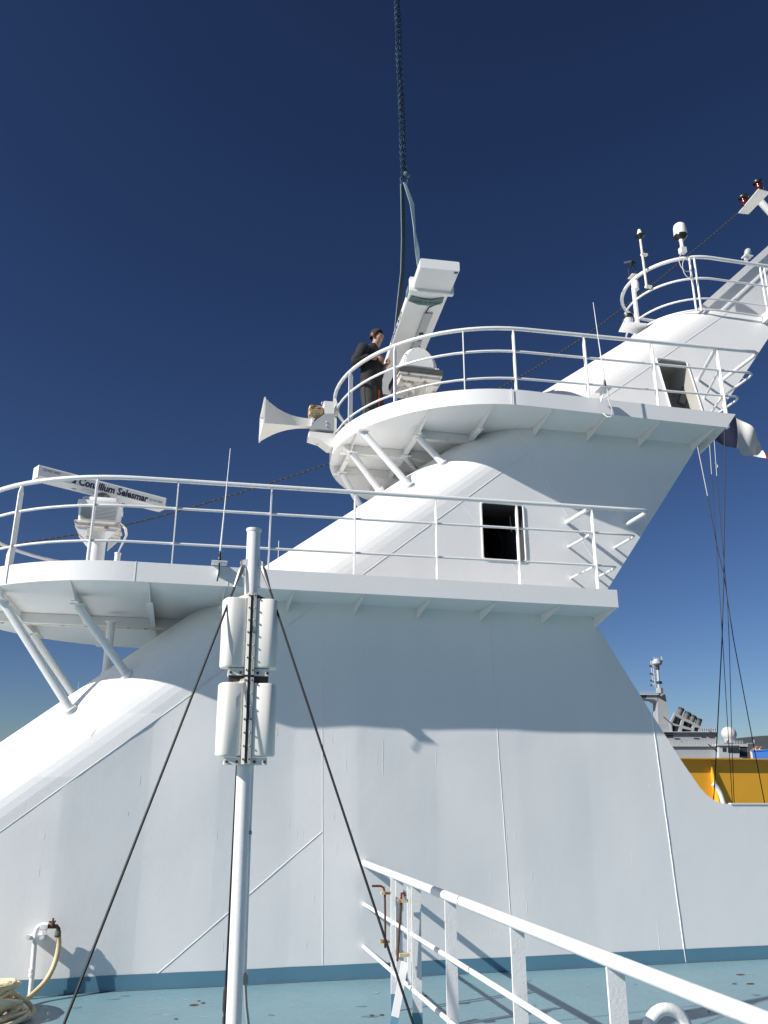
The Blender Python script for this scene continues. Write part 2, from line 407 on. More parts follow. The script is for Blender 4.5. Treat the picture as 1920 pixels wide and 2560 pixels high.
# door openings
def opening(ring, depth, m, nm):
    f = MB(); f.tube([(x, wallY(x, z) - .004, z) for x, z in ring], .012, 6, closed=True)
    fr = f.build('doorway', 'frame_weld', tower)
    r = MB(); n = len(ring); g = [(x, wallY(x, z) + .002, z) for x, z in ring] + [(x, wallY(x, z) + depth, z) for x, z in ring]
    r.add(g, [(k, (k + 1) % n, n + (k + 1) % n, n + k) for k in range(n)] + [tuple(range(n, 2 * n))]); r.build('recess', m, fr, angle=30)
    return fr
d1 = opening(D1, 1.3, 'dark_interior', 'a'); d2 = opening(D2, 0.5, 'grey_interior', 'b')
b = MB()
pts = [(1216, 1258), (1216, 1285), (1230, 1310), (1248, 1335), (1256, 1358), (1254, 1380), (1252, 1400)]
b.tube([at(x, y, 9.1) for x, y in pts], .008, 6); b.tube([at(x, y, 9.15) for x, y in [(1250, 1258), (1262, 1290), (1268, 1320), (1262, 1345), (1257, 1370), (1258, 1400)]], .006, 6); b.build('cable', 'black_rubber', d1)
b = MB(); b.tube([at(x, y, 9.0) for x, y in [(1280, 1258), (1275, 1290), (1278, 1325), (1290, 1355), (1297, 1400)]], .007, 6); b.build('cable', 'rope_white', d1)
b = MB(); b.bar(at(1724, 935, 9.15), at(1702, 1010, 9.05), .09, .05); b.build('ladder_beam', 'grey_plate', d2)

# raked upper mast fin with flange
fin = thing('upper_mast', 'raked white mast fin with flanged front edge standing on the tower top', 'mast', (8, YC, 8.41))
b = MB(); b.prism([(6.97, 9.66, 8.412), (8.26, 9.66, 8.412), (12.1, 9.66, 11.9), (10.66, 9.66, 11.9)], (0, 0.74, 0)); b.build('fin_body', 'white_paint', fin)
b = MB(); b.bar((6.99, 9.648, 8.42), (10.68, 9.648, 11.9), .05, .10, (0, 1, 0)); b.build('front_flange', 'white_paint', fin)
b = MB(); b.bar((7.35, 9.655, 8.44), (11.0, 9.655, 11.9), .016, .03, (0, 1, 0)); b.build('stiffener', 'white_paint', fin)
ar = MB(); ar.tube([at(1895, 497, 10.0), at(1960, 570, 10.0), V((10.2, 10.03, 10.6))], .06, 14); ar.build('light_arm', 'white_paint', fin)
pc = at(1893, 500, 10.0); mp = MB()
e1, e2 = (at(1922, 470, 10.0) - at(1872, 528, 10.0)), V((0, 0, 0))
pl = [atz(1846, 533, 11.2), atz(1871, 536, 11.2), atz(1925, 481, 11.2), atz(1896, 473, 11.2)]
mp.prism(pl, (0, 0, .012)); mp.build('light_plate', 'weathered_white', fin)
b = MB(); b.box((8.85, 9.2, 8.345), (1.8, .5, .13)); apron = b.build('aft_platform', 'white_paint', fin)

# ------------------------------------------------------------------ platforms
def outline(xc, r, x_end, inset=0.0, n=40):
    rr = r - inset; o = [V((x_end, YC - rr))]
    for k in range(n + 1):
        a = R(-90 - 180 * k / n); o.append(V((xc + rr * math.cos(a), YC + rr * math.sin(a))))
    o.append(V((x_end, YC + rr))); return o
def platform(name, label, xc, r, x_end, zb, flare, beams, longs, brackets, struts, wz):
    t = thing(name, label, 'platform', (xc, YC, zb))
    o = outline(xc, r, x_end)
    m = MB(); m.prism([(p.x, p.y, zb + .006) for p in outline(xc, r, x_end, .006)], (0, 0, .008)); m.build('deck_plate', 'white_paint', t)
    m = MB(); inn = outline(xc, r, x_end, .012); g = []
    for i, (p, q) in enumerate(zip(o, inn)):
        ex = flare if i in (0, len(o) - 1) else 0
        g += [(p.x, p.y, zb), (p.x + ex, p.y, zb + .195), (q.x + ex, q.y, zb + .195), (q.x, q.y, zb)]
    fs = []
    for i in range(len(o) - 1):
        for k in range(4): fs.append((4 * i + k, 4 * i + (k + 1) % 4, 4 * i + 4 + (k + 1) % 4, 4 * i + 4 + k))
    fs += [(0, 1, 2, 3), tuple(4 * len(o) - 4 + k for k in (3, 2, 1, 0))]
    m.add(g, fs); m.build('fascia', 'white_paint', t, angle=20)
    for s in (-1, 1):
        m = MB(); yw = YN(wz) if s < 0 else 2 * YC - YN(wz); ye = YC + s * (r - .014)
        m.prism([(x_end - .012, ye, zb + .014), (x_end - .012 , yw, zb + .014), (x_end - .012, yw, zb - .12), (x_end - .012, ye, zb + .002)], (.010, 0, 0)); m.build('end_plate', 'white_paint', t)
    for x in beams:
        h = math.sqrt(max(0, r * r - min(0, x - xc) ** 2)) - .02
        m = MB(); m.prism([(x, YC - h, zb + .004), (x, YC - h, zb - .006), (x, YC - h + .45, zb - .09), (x, YC + h - .45, zb - .09), (x, YC + h, zb - .006), (x, YC + h, zb + .004)], (.009, 0, 0))
        if h > .6: m.box((x + .0045, YC, zb - .093), (.06, 2 * h - .92, .008))
        m.build('beam', 'weathered_white' if x == beams[0] else 'white_paint', t)
    for y, x0, x1 in longs:
        m = MB(); m.box(((x0 + x1) / 2, y, zb - .05), (x1 - x0, .009, .10)); m.box(((x0 + x1) / 2, y + .03, zb - .102), (x1 - x0, .06, .008)); m.build('beam', 'weathered_white', t)
    for x in brackets:
        for s in (-1, 1):
            yw = YN(wz) if s < 0 else 2 * YC - YN(wz); ye = YC + s * (r - .014)
            m = MB(); m.prism([(x, ye, zb + .004), (x, yw - s * .05, zb + .004), (x, yw - s * .05, zb - .115), (x, ye, zb - .012)], (.009, 0, 0)); m.build('bracket', 'weathered_white' if x in (4.62, 5.33) else 'white_paint', t)
    for a, c, rad in struts:
        a, c = V(a), V(c); m = MB(); m.tube([a, c + (c - a).normalized() * .12], rad, 14); st = m.build('strut', 'rail_paint', t)
        m = MB(); m.box((a.x, a.y, a.z + .005), (.13, .13, .012)); m.build('head_plate', 'white_paint', st)
        m = MB(); ax = V((-.62, -.3, .72)).normalized(); m.lathe([(rad * 1.55, -.03), (rad * 1.55, .012)], 14, c, ax); m.build('foot_plate', 'white_paint', st)
    return t
low_pf = platform('radar_platform', 'lower white platform with rounded front, its underside braced to the tower nose', -.55, 1.98, 4.53, 3.575, 0, [-1.86, -1.15, -.42, .3], [(9.85, -2.35, .9)],
    [.98, 1.70, 2.41, 3.13, 3.86], [((-1.84, 8.80, 3.47), (-1.09, 8.88, 2.44), .042), ((-1.13, 8.80, 3.47), (-.59, 8.85, 2.80), .042), ((-1.84, 10.62, 3.47), (-1.07, 11.0, 2.46), .042), ((-.86, 9.62, 3.47), (-.86, 9.64, 2.93), .045)], 3.57)
up_pf = platform('radar_platform', 'upper white platform with rounded front and horn, carrying the man', 3.64, 1.98, 6.22, 5.9, .15, [1.84, 2.54, 3.22], [(9.0, 2.545, 3.22), (9.65, 1.75, 3.3), (10.41, 1.75, 3.3), (11.06, 2.4, 3.3)],
    [3.92, 4.62, 5.33, 6.07], [((1.86, 8.98, 5.79), (2.40, 8.86, 5.11), .042), ((2.56, 8.98, 5.79), (2.82, 8.87, 5.44), .042), ((1.86, 9.66, 5.79), (2.24, 9.76, 5.36), .042), ((2.56, 9.62, 5.79), (2.82, 9.95, 5.74), .034), ((1.86, 10.38, 5.79), (2.30, 10.6, 5.2), .042)], 5.9)
b = MB(); b.tube([(-2.3, 9.93, 3.475), (-1.6, 9.93, 3.47), (.2, 9.93, 3.47)], .012, 6); b.build('rusty_pipe', 'rusty_white', low_pf)
b = MB(); b.tube([(1.72, 9.72, 5.80), (2.3, 9.72, 5.79), (3.2, 9.72, 5.79)], .012, 6); b.build('conduit', 'weathered_white', up_pf)
for x in (.33, -.55):
    b = MB(); b.bar((x, 8.049, 3.575), (x, 8.049, 3.775), .007, .004); b.build('weld_seam', 'white_paint', low_pf)
b = MB(); b.bar((3.42, 8.046, 5.9), (3.42, 8.046, 6.095), .012, .006); b.build('weld_seam', 'white_paint', up_pf)

# ------------------------------------------------------------------ guard rails on the platforms
def guard_rail(label, xc, r, levels, zpost, posts_x, arc_deg, cross, radii, far_end, group='guard rails', post_w=.06, arc_c=True):
    """levels: list of (z at nose, z at aft end, x of aft end)"""
    t = thing('guard_rail', label, 'railing', (xc, YC, zpost), group)
    n = 36
    for (z0, z1, xe), rad in zip(levels, radii):
        pts = []; nx = 10
        yw = YN(z1)
        pts.append(V((xe, yw + .02, z1)))
        pts += [V((xe, YC - r + .10, z1)), V((xe - .02, YC - r + .03, z1)), V((xe - .08, YC - r, z1))]
        for k in range(nx): pts.append(V((lerp(xe - .3, xc + .2, k / (nx - 1)), YC - r, 0)))
        for p_ in pts[4:]: p_.z = z0 + (z1 - z0) * (p_.x - xc) / (xe - xc)
        for k in range(n + 1):
            a = R(-90 - 180 * k / n); pts.append(V((xc + r * math.cos(a), YC + r * math.sin(a), z0 + (z1 - z0) * (r * math.cos(a)) / (xe - xc))))
        pts.append(V((far_end, YC + r, z1)))
        m = MB(); m.tube(pts, rad, 10); m.build('top_rail' if rad == radii[0] else 'rail', 'rail_paint', t)
    def ztop(x): 
        z0, z1, xe = levels[0]; u = min(1, (x - xc) / (xe - xc)); return lerp(z0, z1, u)
    def post(x, y, nx_, ny_, zt):
        nv = V((nx_, ny_, 0)); tv = V((-ny_, nx_, 0)); w = post_w; m = MB()
        pr_ = [(-w / 2, zpost), (w / 2, zpost), (w / 2, zt - .09), (w * .12, zt - .01), (-w * .12, zt - .01), (-w / 2, zt - .09)]
        m.prism([V((x, y, 0)) + nv * a_ + V((0, 0, z_)) - tv * .006 for a_, z_ in pr_], tv * .012); m.build('post', 'rail_paint', t)
    for x in posts_x:
        post(x, YC - r, 0, -1, ztop(x))
        if x < far_end: post(x, YC + r, 0, 1, ztop(x))
    for d in arc_deg:
        a = R(d); post(xc + r * math.cos(a), YC + r * math.sin(a), math.cos(a), math.sin(a), ztop(xc + r * math.cos(a)))
    for x, lv, dxw in cross:
        z = lerp(levels[lv][0], levels[lv][1], max(0, (x - xc) / (levels[lv][2] - xc)))
        m = MB(); m.tube([(x, YC - r, z - .02), (x + dxw, YN(z) + .03, z - .02)], radii[lv], 10); m.build('rail', 'rail_paint', t)
    return t
zl = [at(1100, 1256, 8.1).z, at(1100, 1321, 8.1).z, at(1100, 1403, 8.1).z]
guard_rail('white tube guard rail round the lower platform with the lettered radar', -.60, 1.93, [(zl[0], zl[0] + .1, 5.06), (zl[1], zl[1] + .09, 4.87), (zl[2], zl[2] + .07, 4.60)], 3.59,
    [-.22, .72, 1.60, 2.49, 3.42, 4.33], [-102, -127, -152, -180, -208, -232, -256], [(4.30, 0, -.03), (4.30, 1, -.03), (4.30, 2, -.03)], [.024, .014, .013], 4.3)
zu = [at(1296, 822, 8.1).z, at(1293, 878, 8.1).z, at(1293, 945, 8.1).z]
guard_rail('white tube guard rail round the upper platform where the man stands', 3.64, 1.93, [(zu[0], at(1900, 881, 8.1).z, 6.90), (zu[1], at(1890, 934, 8.1).z, 6.78), (zu[2], at(1850, 993, 8.1).z, 6.52)], 5.915,
    [3.50, 4.42, 5.34, 6.27], [-112, -138, -163, -186, -215, -245], [(6.25, 0, .28), (6.25, 1, .28), (6.25, 2, .2)], [.024, .015, .014], 6.1)
# tower-top rail
tr = thing('guard_rail', 'white four-bar guard rail round the tower top below the white dome', 'railing', (7.4, YC, 8.41), 'guard rails')
for z, rad in ((9.28, .027), (8.91, .016), (8.56, .014), (8.37, .014)):
    pts = [V((8.9, 9.14, z + .02))]
    for k in range(31):
        a = R(-90 - 180 * k / 30); pts.append(V((7.22 + .87 * math.cos(a), YC + .89 * math.sin(a), z)))
    pts.append(V((8.9, 2 * YC - 9.14, z)))
    m = MB(); m.tube(pts, rad, 10); m.build('rail', 'rail_paint', tr)
for x, y in ((6.88, 9.20), (6.95, 9.18), (8.05, 9.14), (8.12, 9.14), (8.1, 10.92), (7.0, 10.9)):
    m = MB(); m.tube([(x, y, 8.35), (x, y, 9.27)], .016, 8); m.build('post', 'rail_paint', tr)
m = MB(); m.bar((6.36, YC - .1, 8.40), (6.36, YC - .1, 9.30), .07, .03, (0, 1, 0)); m.bar((6.40, YC - .02, 8.40), (6.40, YC - .02, 9.20), .02, .05, (0, 1, 0)); m.build('post', 'weathered_white', tr)

# ================================================================== OBJECTS
def text_part(body, size, o, xd, yd, m, parent, name='lettering', shear=0.0, bold=0.0, align='LEFT', width=None):
    """flat lettering standing a hair proud of the surface it is painted on"""
    cu = bpy.data.curves.new(name, 'FONT'); cu.body = body; cu.size = size; cu.shear = shear; cu.offset = bold; cu.align_x = align; cu.resolution_u = 2
    t = bpy.data.objects.new('tmp', cu); COL.objects.link(t)
    dg = bpy.context.evaluated_depsgraph_get(); me = bpy.data.meshes.new_from_object(t.evaluated_get(dg))
    bpy.data.objects.remove(t)
    xd, yd = V(xd).normalized(), V(yd).normalized(); og = ORG[parent.name]
    k = 1.0
    if width: k = width / max(v.co.x for v in me.vertices)
    for v in me.vertices:
        c = v.co.copy(); v.co = V(o) + xd * (c.x * k) + yd * c.y - og
    me.materials.clear(); me.materials.append(M[m]); me.name = name
    ob = bpy.data.objects.new(name, me); COL.objects.link(ob); ob.parent = parent; ORG[ob.name] = og
    return ob
def obox(mb, c, xd, yd, zd, sx, sy, sz):
    m = Matrix((V(xd).normalized(), V(yd).normalized(), V(zd).normalized())).transposed(); mb.box(c, (sx, sy, sz), m); return mb

# ------------------------------------------------------------------ lettered radar on the lower platform
zr = at(245, 1215, 9.75).z
L_, R_ = atz(92, 1182, zr), atz(406, 1262, zr)
ax = (R_ - L_).normalized(); ln = (R_ - L_).length; nr = V((ax.y, -ax.x, 0)); nr = nr if nr.y < 0 else -nr; mid = (L_ + R_) / 2
col_c = V((at(238, 1390, 9.75).x, 9.75 + .03, 0))
rad = thing('radar_scanner', 'open-array radar with lettered white beam on a ribbed gearbox behind the lower rail', 'radar', (col_c.x, col_c.y, 3.59))
hx, hy = .225, .19; z0, z1 = at(238, 1304, 9.57).z, at(238, 1250, 9.57).z
b = MB(); b.lathe([(.10, 3.59), (.10, z0 - .06), (.115, z0 - .055), (.115, z0 - .05)], 24, (col_c.x, col_c.y, 0)); b.build('column', 'white_paint', rad)
b = MB(); b.box((col_c.x, col_c.y, z0 - .012), (.50, .46, .02)); b.box((col_c.x, col_c.y, z0 - .045), (.47, .43, .045)); tp = b.build('table', 'rusty_white', rad)
for s in (-1, 1):
    b = MB(); b.prism([(col_c.x + s * .10, col_c.y - .2, z0 - .068), (col_c.x + s * .24, col_c.y - .2, z0 - .068), (col_c.x + s * .10, col_c.y - .2, z0 - .23)], (0, .012, 0)); b.build('gusset', 'white_paint', tp)
    b = MB(); b.prism([(col_c.x + s * .10, col_c.y + .2, z0 - .068), (col_c.x + s * .24, col_c.y + .2, z0 - .068), (col_c.x + s * .10, col_c.y + .2, z0 - .23)], (0, .012, 0)); b.build('gusset', 'white_paint', tp)
gb = MB()
g = []
for z, k in ((z0, .93), (z0 + .03, .97), (z1 - .06, 1.02), (z1 - .05, 1.07), (z1, 1.07), (z1 + .01, .92), (z1 + .045, .88), (z1 + .06, .80)):
    for x, y in rrect(-hx * k, hx * k, -hy * k, hy * k, .03, 3): g.append((col_c.x + x, col_c.y + y, z))
n = 16; fs = [(i * n + k, i * n + (k + 1) % n, (i + 1) * n + (k + 1) % n, (i + 1) * n + k) for i in range(7) for k in range(n)] + [tuple(range(n)), tuple(7 * n + k for k in range(n))]
gb.add(g, fs); gear = gb.build('gearbox', 'radome_white', rad)
for k in range(11):
    b = MB(); b.box((col_c.x, col_c.y - hy - .002, lerp(z0 + .035, z1 - .06, k / 10)), (.39, .02, .008)); b.build('cooling_fin', 'heatsink', gear)
for sx in (-1, 1):
    for z in (z0 + .02, z1 - .03):
        b = MB(); b.box((col_c.x + sx * (hx + .012), col_c.y - .1, z), (.035, .05, .035)); b.build('lug', 'rusty_white' if z < z0 + .1 else 'white_paint', gear)
b = MB(); b.lathe([(.06, z1 + .05), (.06, zr - .085), (.09, zr - .085), (.09, zr - .07)], 18, (mid.x, mid.y, 0)); b.build('turning_hub', 'galvanised', rad)
hb = .155; dp = .16
b = MB(); g = []
sec = [(-dp / 2, -hb / 2 + .02), (-dp / 2 + .02, -hb / 2), (dp / 2, -hb / 2), (dp / 2, hb / 2), (-dp / 2 + .02, hb / 2), (-dp / 2, hb / 2 - .02)]
pa = [mid - ax * (ln / 2) - nr * u + V((0, 0, w)) for u, w in sec]
b.prism(pa, ax * ln); beam = b.build('antenna_beam', 'radome_white', rad, angle=20)
for s in (-1, 1):
    b = MB(); obox(b, mid + ax * (s * (ln / 2 + .006)), ax, nr, (0, 0, 1), .014, dp * .96, hb * .96); b.build('end_cap', 'galvanised' if s > 0 else 'radome_white', beam)
fo = mid + nr * (dp / 2 + .003)
text_part('\u25B8'.replace('\u25B8', '') + 'Consilium Selesmar', .125, fo - ax * (ln * .215) - V((0, 0, .045)), ax, (0, 0, 1), 'letter_navy', beam, shear=.22, bold=.0042, width=ln * .565)
text_part('DO NOT PAINT', .045, fo - ax * (ln * .475) + V((0, 0, .012)), ax, (0, 0, 1), 'letter_grey', beam, width=ln * .125)
text_part('DO NOT PAINT', .045, fo + ax * (ln * .36) - V((0, 0, .02)), ax, (0, 0, 1), 'letter_grey', beam, width=ln * .115)
b = MB(); b.prism([fo - ax * (ln * .262) + V((0, 0, -.045)), fo - ax * (ln * .235) + V((0, 0, -.045)), fo - ax * (ln * .222) + V((0, 0, .03))], nr * .001); b.build('arrow_mark', 'letter_navy', beam, angle=0)
b = MB(); obox(b, mid - ax * (ln * .22) - V((0, 0, hb / 2 + .001)), ax, nr, (0, 0, 1), .05, .03, .004); b.build('drain_plug', 'galvanised', beam)
for k, dx in enumerate((0, .035)):
    b = MB(); b.tube([at(298 + k * 4, 1309, 9.6), at(312 + k * 4, 1322, 9.55), at(315 + k * 3, 1338, 9.5), at(305 + k * 2, 1360, 9.4), at(297, 1378, 9.3), at(295, 1395, 9.25)], .008, 6); b.build('cable', 'rope_white', rad)
p = at(294, 1390, 9.25)
b = MB(); b.lathe([(.032, 3.59), (.032, p.z + .02), (.036, p.z + .02), (.036, p.z + .035)], 14, (p.x, p.y, 0)); tag(b.build('cable_gland', 'white_paint', org=(p.x, p.y, 3.59)), 'short white cable pipe standing behind the lower rail beside the lettered radar', 'cable pipe')

# ------------------------------------------------------------------ radar pedestal on the upper platform
pc = V((at(1040, 900, 9.55).x, 9.6, 5.915))
ped = thing('radar_pedestal', 'white half-round radar pedestal with rusty mount on the upper platform', 'radar', pc)
b = MB(); b.lathe([(.085, 5.915), (.085, 6.86), (.10, 6.86), (.10, 6.88)], 20, (pc.x, pc.y, 0)); b.build('column', 'white_paint', ped)
zt = at(1040, 920, 9.35).z
b = MB(); b.box((pc.x, pc.y, zt - .10), (.58, .56, .03)); b.box((pc.x, pc.y, zt - .155), (.55, .53, .09)); mt = b.build('mount', 'rusty_white', ped)
for s in (-1, 1):
    b = MB(); b.prism([(pc.x + s * .085, pc.y - .25, zt - .20), (pc.x + s * .26, pc.y - .25, zt - .20), (pc.x + s * .085, pc.y - .25, zt - .38)], (0, .014, 0)); b.build('gusset', 'rusty_white', mt)
b = MB(); b.box((pc.x, pc.y, zt - .045), (.60, .58, .07)); b.build('base_plate', 'grey_plate', ped)
b = MB(); n = 22; g = []
hw, hh, dl = .245, .35, .22
for y, k in ((-dl, .90), (-dl + .03, 1.0), (dl, 1.0)):
    ring = [(-hw * k, 0)] + [(-hw * k * math.cos(R(180 * i / n)) , .06 + (hh - .06) * k * math.sin(R(180 * i / n))) for i in range(n + 1)] + [(hw * k, 0)]
    g += [(pc.x + x, pc.y + y, zt - .01 + z) for x, z in ring]
m = n + 3; b.add(g, [(i * m + k, i * m + (k + 1) % m, (i + 1) * m + (k + 1) % m, (i + 1) * m + k) for i in range(2) for k in range(m)] + [tuple(range(m)), tuple(2 * m + k for k in range(m))])
hd = b.build('housing', 'radome_white', ped, angle=40)
b = MB(); ring = [(-hw * .78 * math.cos(R(180 * i / n)), .055 + (hh * .80) * math.sin(R(180 * i / n))) for i in range(n + 1)]
b.prism([(pc.x + x, pc.y - dl - .012, zt + z - .01) for x, z in ring], (0, .012, 0)); b.build('front_cover', 'radome_white', hd)
for i in range(5):
    a = R(30 * i + 30); b = MB(); b.lathe([(.009, 0), (.009, .012)], 8, (pc.x - hw * .9 * math.cos(a), pc.y - dl - .008, zt + .05 + hh * .82 * math.sin(a)), (0, -1, 0)); b.build('bolt', 'black_plastic', hd)
for s in (-1, 1):
    b = MB(); b.box((pc.x + s * .235, pc.y - dl - .005, zt + .012), (.05, .05, .035)); b.build('latch', 'white_paint', hd)

# ------------------------------------------------------------------ radar antenna hanging from the chain
zb = 7.70; o_ = V((2.41, 8.62, zb)); dir_ = V((.07, 1, 0)).normalized(); sx = V((dir_.y, -dir_.x, 0))
ant = thing('hoisted_antenna', 'long white radar antenna beam hanging in a sling above the man', 'radar antenna', (2.8, 10, zb))
def abox(name, y0, y1, x0, x1, z0_, z1_, m, par, ch=.012):
    q = MB(); sec = [(x0, z0_ + ch), (x0 + ch, z0_), (x1 - ch, z0_), (x1, z0_ + ch), (x1, z1_ - ch), (x1 - ch, z1_), (x0 + ch, z1_), (x0, z1_ - ch)]
    q.prism([o_ + sx * x + dir_ * y0 + V((0, 0, z)) for x, z in sec], dir_ * (y1 - y0)); return q.build(name, m, par, angle=20)
bm_ = abox('antenna_beam', 0.08, 3.0, -.01, .49, 0, .13, 'radome_white', ant)
abox('end_box', -.42, .02, .01, .50, -.015, .115, 'radome_white', ant)
abox('collar', .02, .075, -.035, .535, -.055, .15, 'radome_white', ant)
abox('centre_rail', .55, 1.9, .27, .38, -.03, -.001, 'naval_light', bm_, .004)
abox('end_label', -.40, -.36, .44, .485, -.0175, -.0155, 'letter_grey', ant, .0005)
for k, yy in enumerate((1.05, 1.22)):
    q = MB(); q.lathe([(.035, -.034), (.035, -.031)], 14, o_ + sx * .325 + dir_ * yy, (0, 0, 1)); q.build('mounting_hole', 'black_plastic', bm_)
q = MB(); q.tube([o_ + sx * .40 + dir_ * .32 + V((0, 0, -.012)), o_ + sx * .30 + dir_ * .42 + V((0, 0, -.014)), o_ + sx * .285 + dir_ * .55 + V((0, 0, -.014)), o_ + sx * .28 + dir_ * .62 + V((0, 0, -.01))], .008, 6); q.build('cable', 'black_rubber', bm_)
text_part('SIMRAD', .10, o_ + dir_ * 1.55 + V((0, 0, .03)) - sx * .013, -dir_, (0, 0, 1), 'letter_navy', bm_, bold=.002, width=.85)

# sling, ring and chains
hook = at(1011, 452, 8.95)
slg = thing('lifting_sling', 'grey-green lifting sling looped under the hanging antenna', 'sling', hook)
def ribbon(pts, w, d, side):
    q = MB(); g = []
    for i, p in enumerate(pts):
        sd = V(side[i] if isinstance(side, list) else side).normalized(); t = (V(pts[min(i + 1, len(pts) - 1)]) - V(pts[max(i - 1, 0)])).normalized(); sd = (sd - t * sd.dot(t)).normalized(); nn = t.cross(sd)
        ww = w[i] if isinstance(w, list) else w
        g += [V(p) + sd * (a_ * ww / 2) + nn * (c_ * d / 2) for a_, c_ in ((-1, -1), (1, -1), (1, 1), (-1, 1))]
    fs = [(4 * i + k, 4 * i + (k + 1) % 4, 4 * i + 4 + (k + 1) % 4, 4 * i + 4 + k) for i in range(len(pts) - 1) for k in range(4)] + [(0, 1, 2, 3), tuple(4 * (len(pts) - 1) + k for k in (3, 2, 1, 0))]
    q.add(g, fs); return q
w0, w1 = .20, .36
sl_l = o_ + dir_ * .27 - sx * .018 + V((0, 0, .12)); sl_r = o_ + dir_ * .27 + sx * .497 + V((0, 0, .12))
far_l = o_ + dir_ * 2.3 + sx * .0 + V((0, 0, .13))
pR = [hook + V((0, 0, -.03)), at(1030, 510, 8.93), at(1036, 570, 8.92), at(1043, 625, 8.9), at(1047, 668, 8.9), o_ + dir_ * .27 + sx * .23 + V((0, 0, .14))]
ribbon(pR, [.04, .06, .05, .06, .05, .06], .008, [(1, .3, 0), (1, .1, 0), (.8, .7, 0), (1, -.2, 0), (.9, .5, 0), (0, 1, 0)]).build('sling_leg', 'sling_pale', slg)
pL = [hook + V((-.02, .02, -.05)), at(1008, 520, 9.1), at(1009, 600, 9.3), at(1007, 680, 9.5), at(1000, 745, 9.7), o_ + dir_ * 1.55 + sx * .06 + V((0, 0, .14))]
ribbon(pL, [.035, .05, .05, .055, .06, .07], .010, [(1, .5, 0)] * 6).build('sling_leg', 'sling_dark', slg)
pL2 = [p + V((-.028, -.012, 0)) for p in pL]
ribbon(pL2, [.02, .02, .02, .02, .025, .025], .006, [(1, .5, 0)] * 6).build('sling_edge', 'sling_pale', slg)
wrap = [sl_l + V((0, 0, .02)), sl_l + V((0, 0, -.06)) - sx * .004, o_ + dir_ * .27 + V((0, 0, -.004)) + sx * .02, o_ + dir_ * .30 + sx * .15 + V((0, 0, -.022)), o_ + dir_ * .30 + sx * .31 + V((0, 0, -.024)), o_ + dir_ * .24 + sx * .44 + V((0, 0, -.006)), sl_r + V((0, 0, -.06)) + sx * .004, sl_r + V((0, 0, .02))]
wp = ribbon(wrap, .135, .008, dir_).build('sling_wrap', 'sling_green', slg)
text_part('WLL 4 TONS', .062, o_ + dir_ * .315 + sx * .06 + V((0, 0, -.031)), sx, -dir_, 'black_rubber', wp, width=.37)
wt = [o_ + dir_ * .27 + sx * u + V((0, 0, .134)) for u in (-.018, .24, .497)]
ribbon(wt, .135, .008, dir_).build('sling_wrap', 'sling_green', slg)
ring = thing('lifting_shackle', 'dark steel hook ring joining chain and sling', 'shackle', hook)
q = MB(); q.tube([hook + V((.05 * math.cos(a), .01, .02 + .065 * math.sin(a))) for a in [2 * math.pi * k / 18 for k in range(18)]], .013, 8, closed=True); q.build('ring', 'chain_steel', ring)
q = MB(); q.lathe([(.03, -.02), (.05, 0), (.055, .03), (.02, .05)], 14, hook + V((.02, 0, .08)), (.5, 0, 1)); q.build('hook_block', 'chain_steel', ring)
ch = MB(); pts = []
for k in range(10):
    a = 2 * math.pi * k / 10; pts.append(V((.0165 * math.cos(a), 0, .0165 * math.sin(a) + (.018 if math.sin(a) > 0 else -.018))))
ch.tube(pts, .0072, 4, closed=True)
top = at(990, -60, 8.95)
for si, (dx0, dx1) in enumerate(((-.038, -.030), (.004, .006), (.040, .036))):
    a_, c_ = hook + V((dx0 * .8, si * .012, .07)), top + V((dx1, si * .012, 0))
    ct = thing('hoist_chain', 'dark steel hoist chain hanging from above the picture down to the sling', 'chain', a_, 'chains of the hoist')
    tdir = (c_ - a_).normalized(); nlk = int((c_ - a_).length / .0555); base = None
    qd = V((0, 0, 1)).rotation_difference(tdir)
    for k in range(nlk):
        p = a_ + tdir * (k * .0555 + .02)
        if base is None:
            base = ch.build('chain_link', 'chain_steel', None) if not bpy.data.objects.get('chain_link') else None
            lk = base if base else bpy.data.objects['chain_link'].copy()
            if not base: COL.objects.link(lk)
            base = lk
        else:
            lk = base.copy(); COL.objects.link(lk)
        lk.parent = ct; lk.location = p - a_
        lk.rotation_euler = (qd.to_matrix() @ Matrix.Rotation(R(45 + 90 * (k % 2) + 6 * math.sin(k * .21 + si * 2) * 4), 3, 'Z')).to_euler()

# ------------------------------------------------------------------ ship's horn
yh = YC; hx0 = at(655, 1056, yh).x; zc = at(655, 1056, yh).z + .03
hn = thing('ship_horn', 'white flared signal horn with rusty motor at the front of the upper platform', 'horn', (1.5, yh, 6.0))
def horn_sec(x, w, h): return [(x, yh + s * w / 2, zc + t * h / 2) for s, t in ((-1, -1), (1, -1), (1, 1), (-1, 1))]
b = MB(); g = []; xt = at(778, 1062, yh).x; NSEC = 14
for k in range(NSEC + 1):
    u = k / NSEC; x = lerp(hx0, xt, u); e = (1 - u) ** 2.4
    w = lerp(.075, .62, e); h = lerp(.115, .36, e)
    g += [(x, yh + s * w / 2, zc + .02 * u + t * h / 2) for s, t in ((-1, -1), (1, -1), (1, 1), (-1, 1))]
fs = [(4 * i + k, 4 * i + (k + 1) % 4, 4 * i + 4 + (k + 1) % 4, 4 * i + 4 + k) for i in range(NSEC) for k in range(4)] + [(4 * NSEC, 4 * NSEC + 1, 4 * NSEC + 2, 4 * NSEC + 3)]
b.add(g, fs); bell = b.build('bell', 'cream_plastic', hn, angle=40)
b = MB()
for (a_, c_) in ((0, 1), (1, 2), (2, 3), (3, 0)):
    b.bar(V(g[a_]), V(g[c_]), .018, .018, (1, 0, 0))
b.build('bell_rim', 'radome_white', bell)
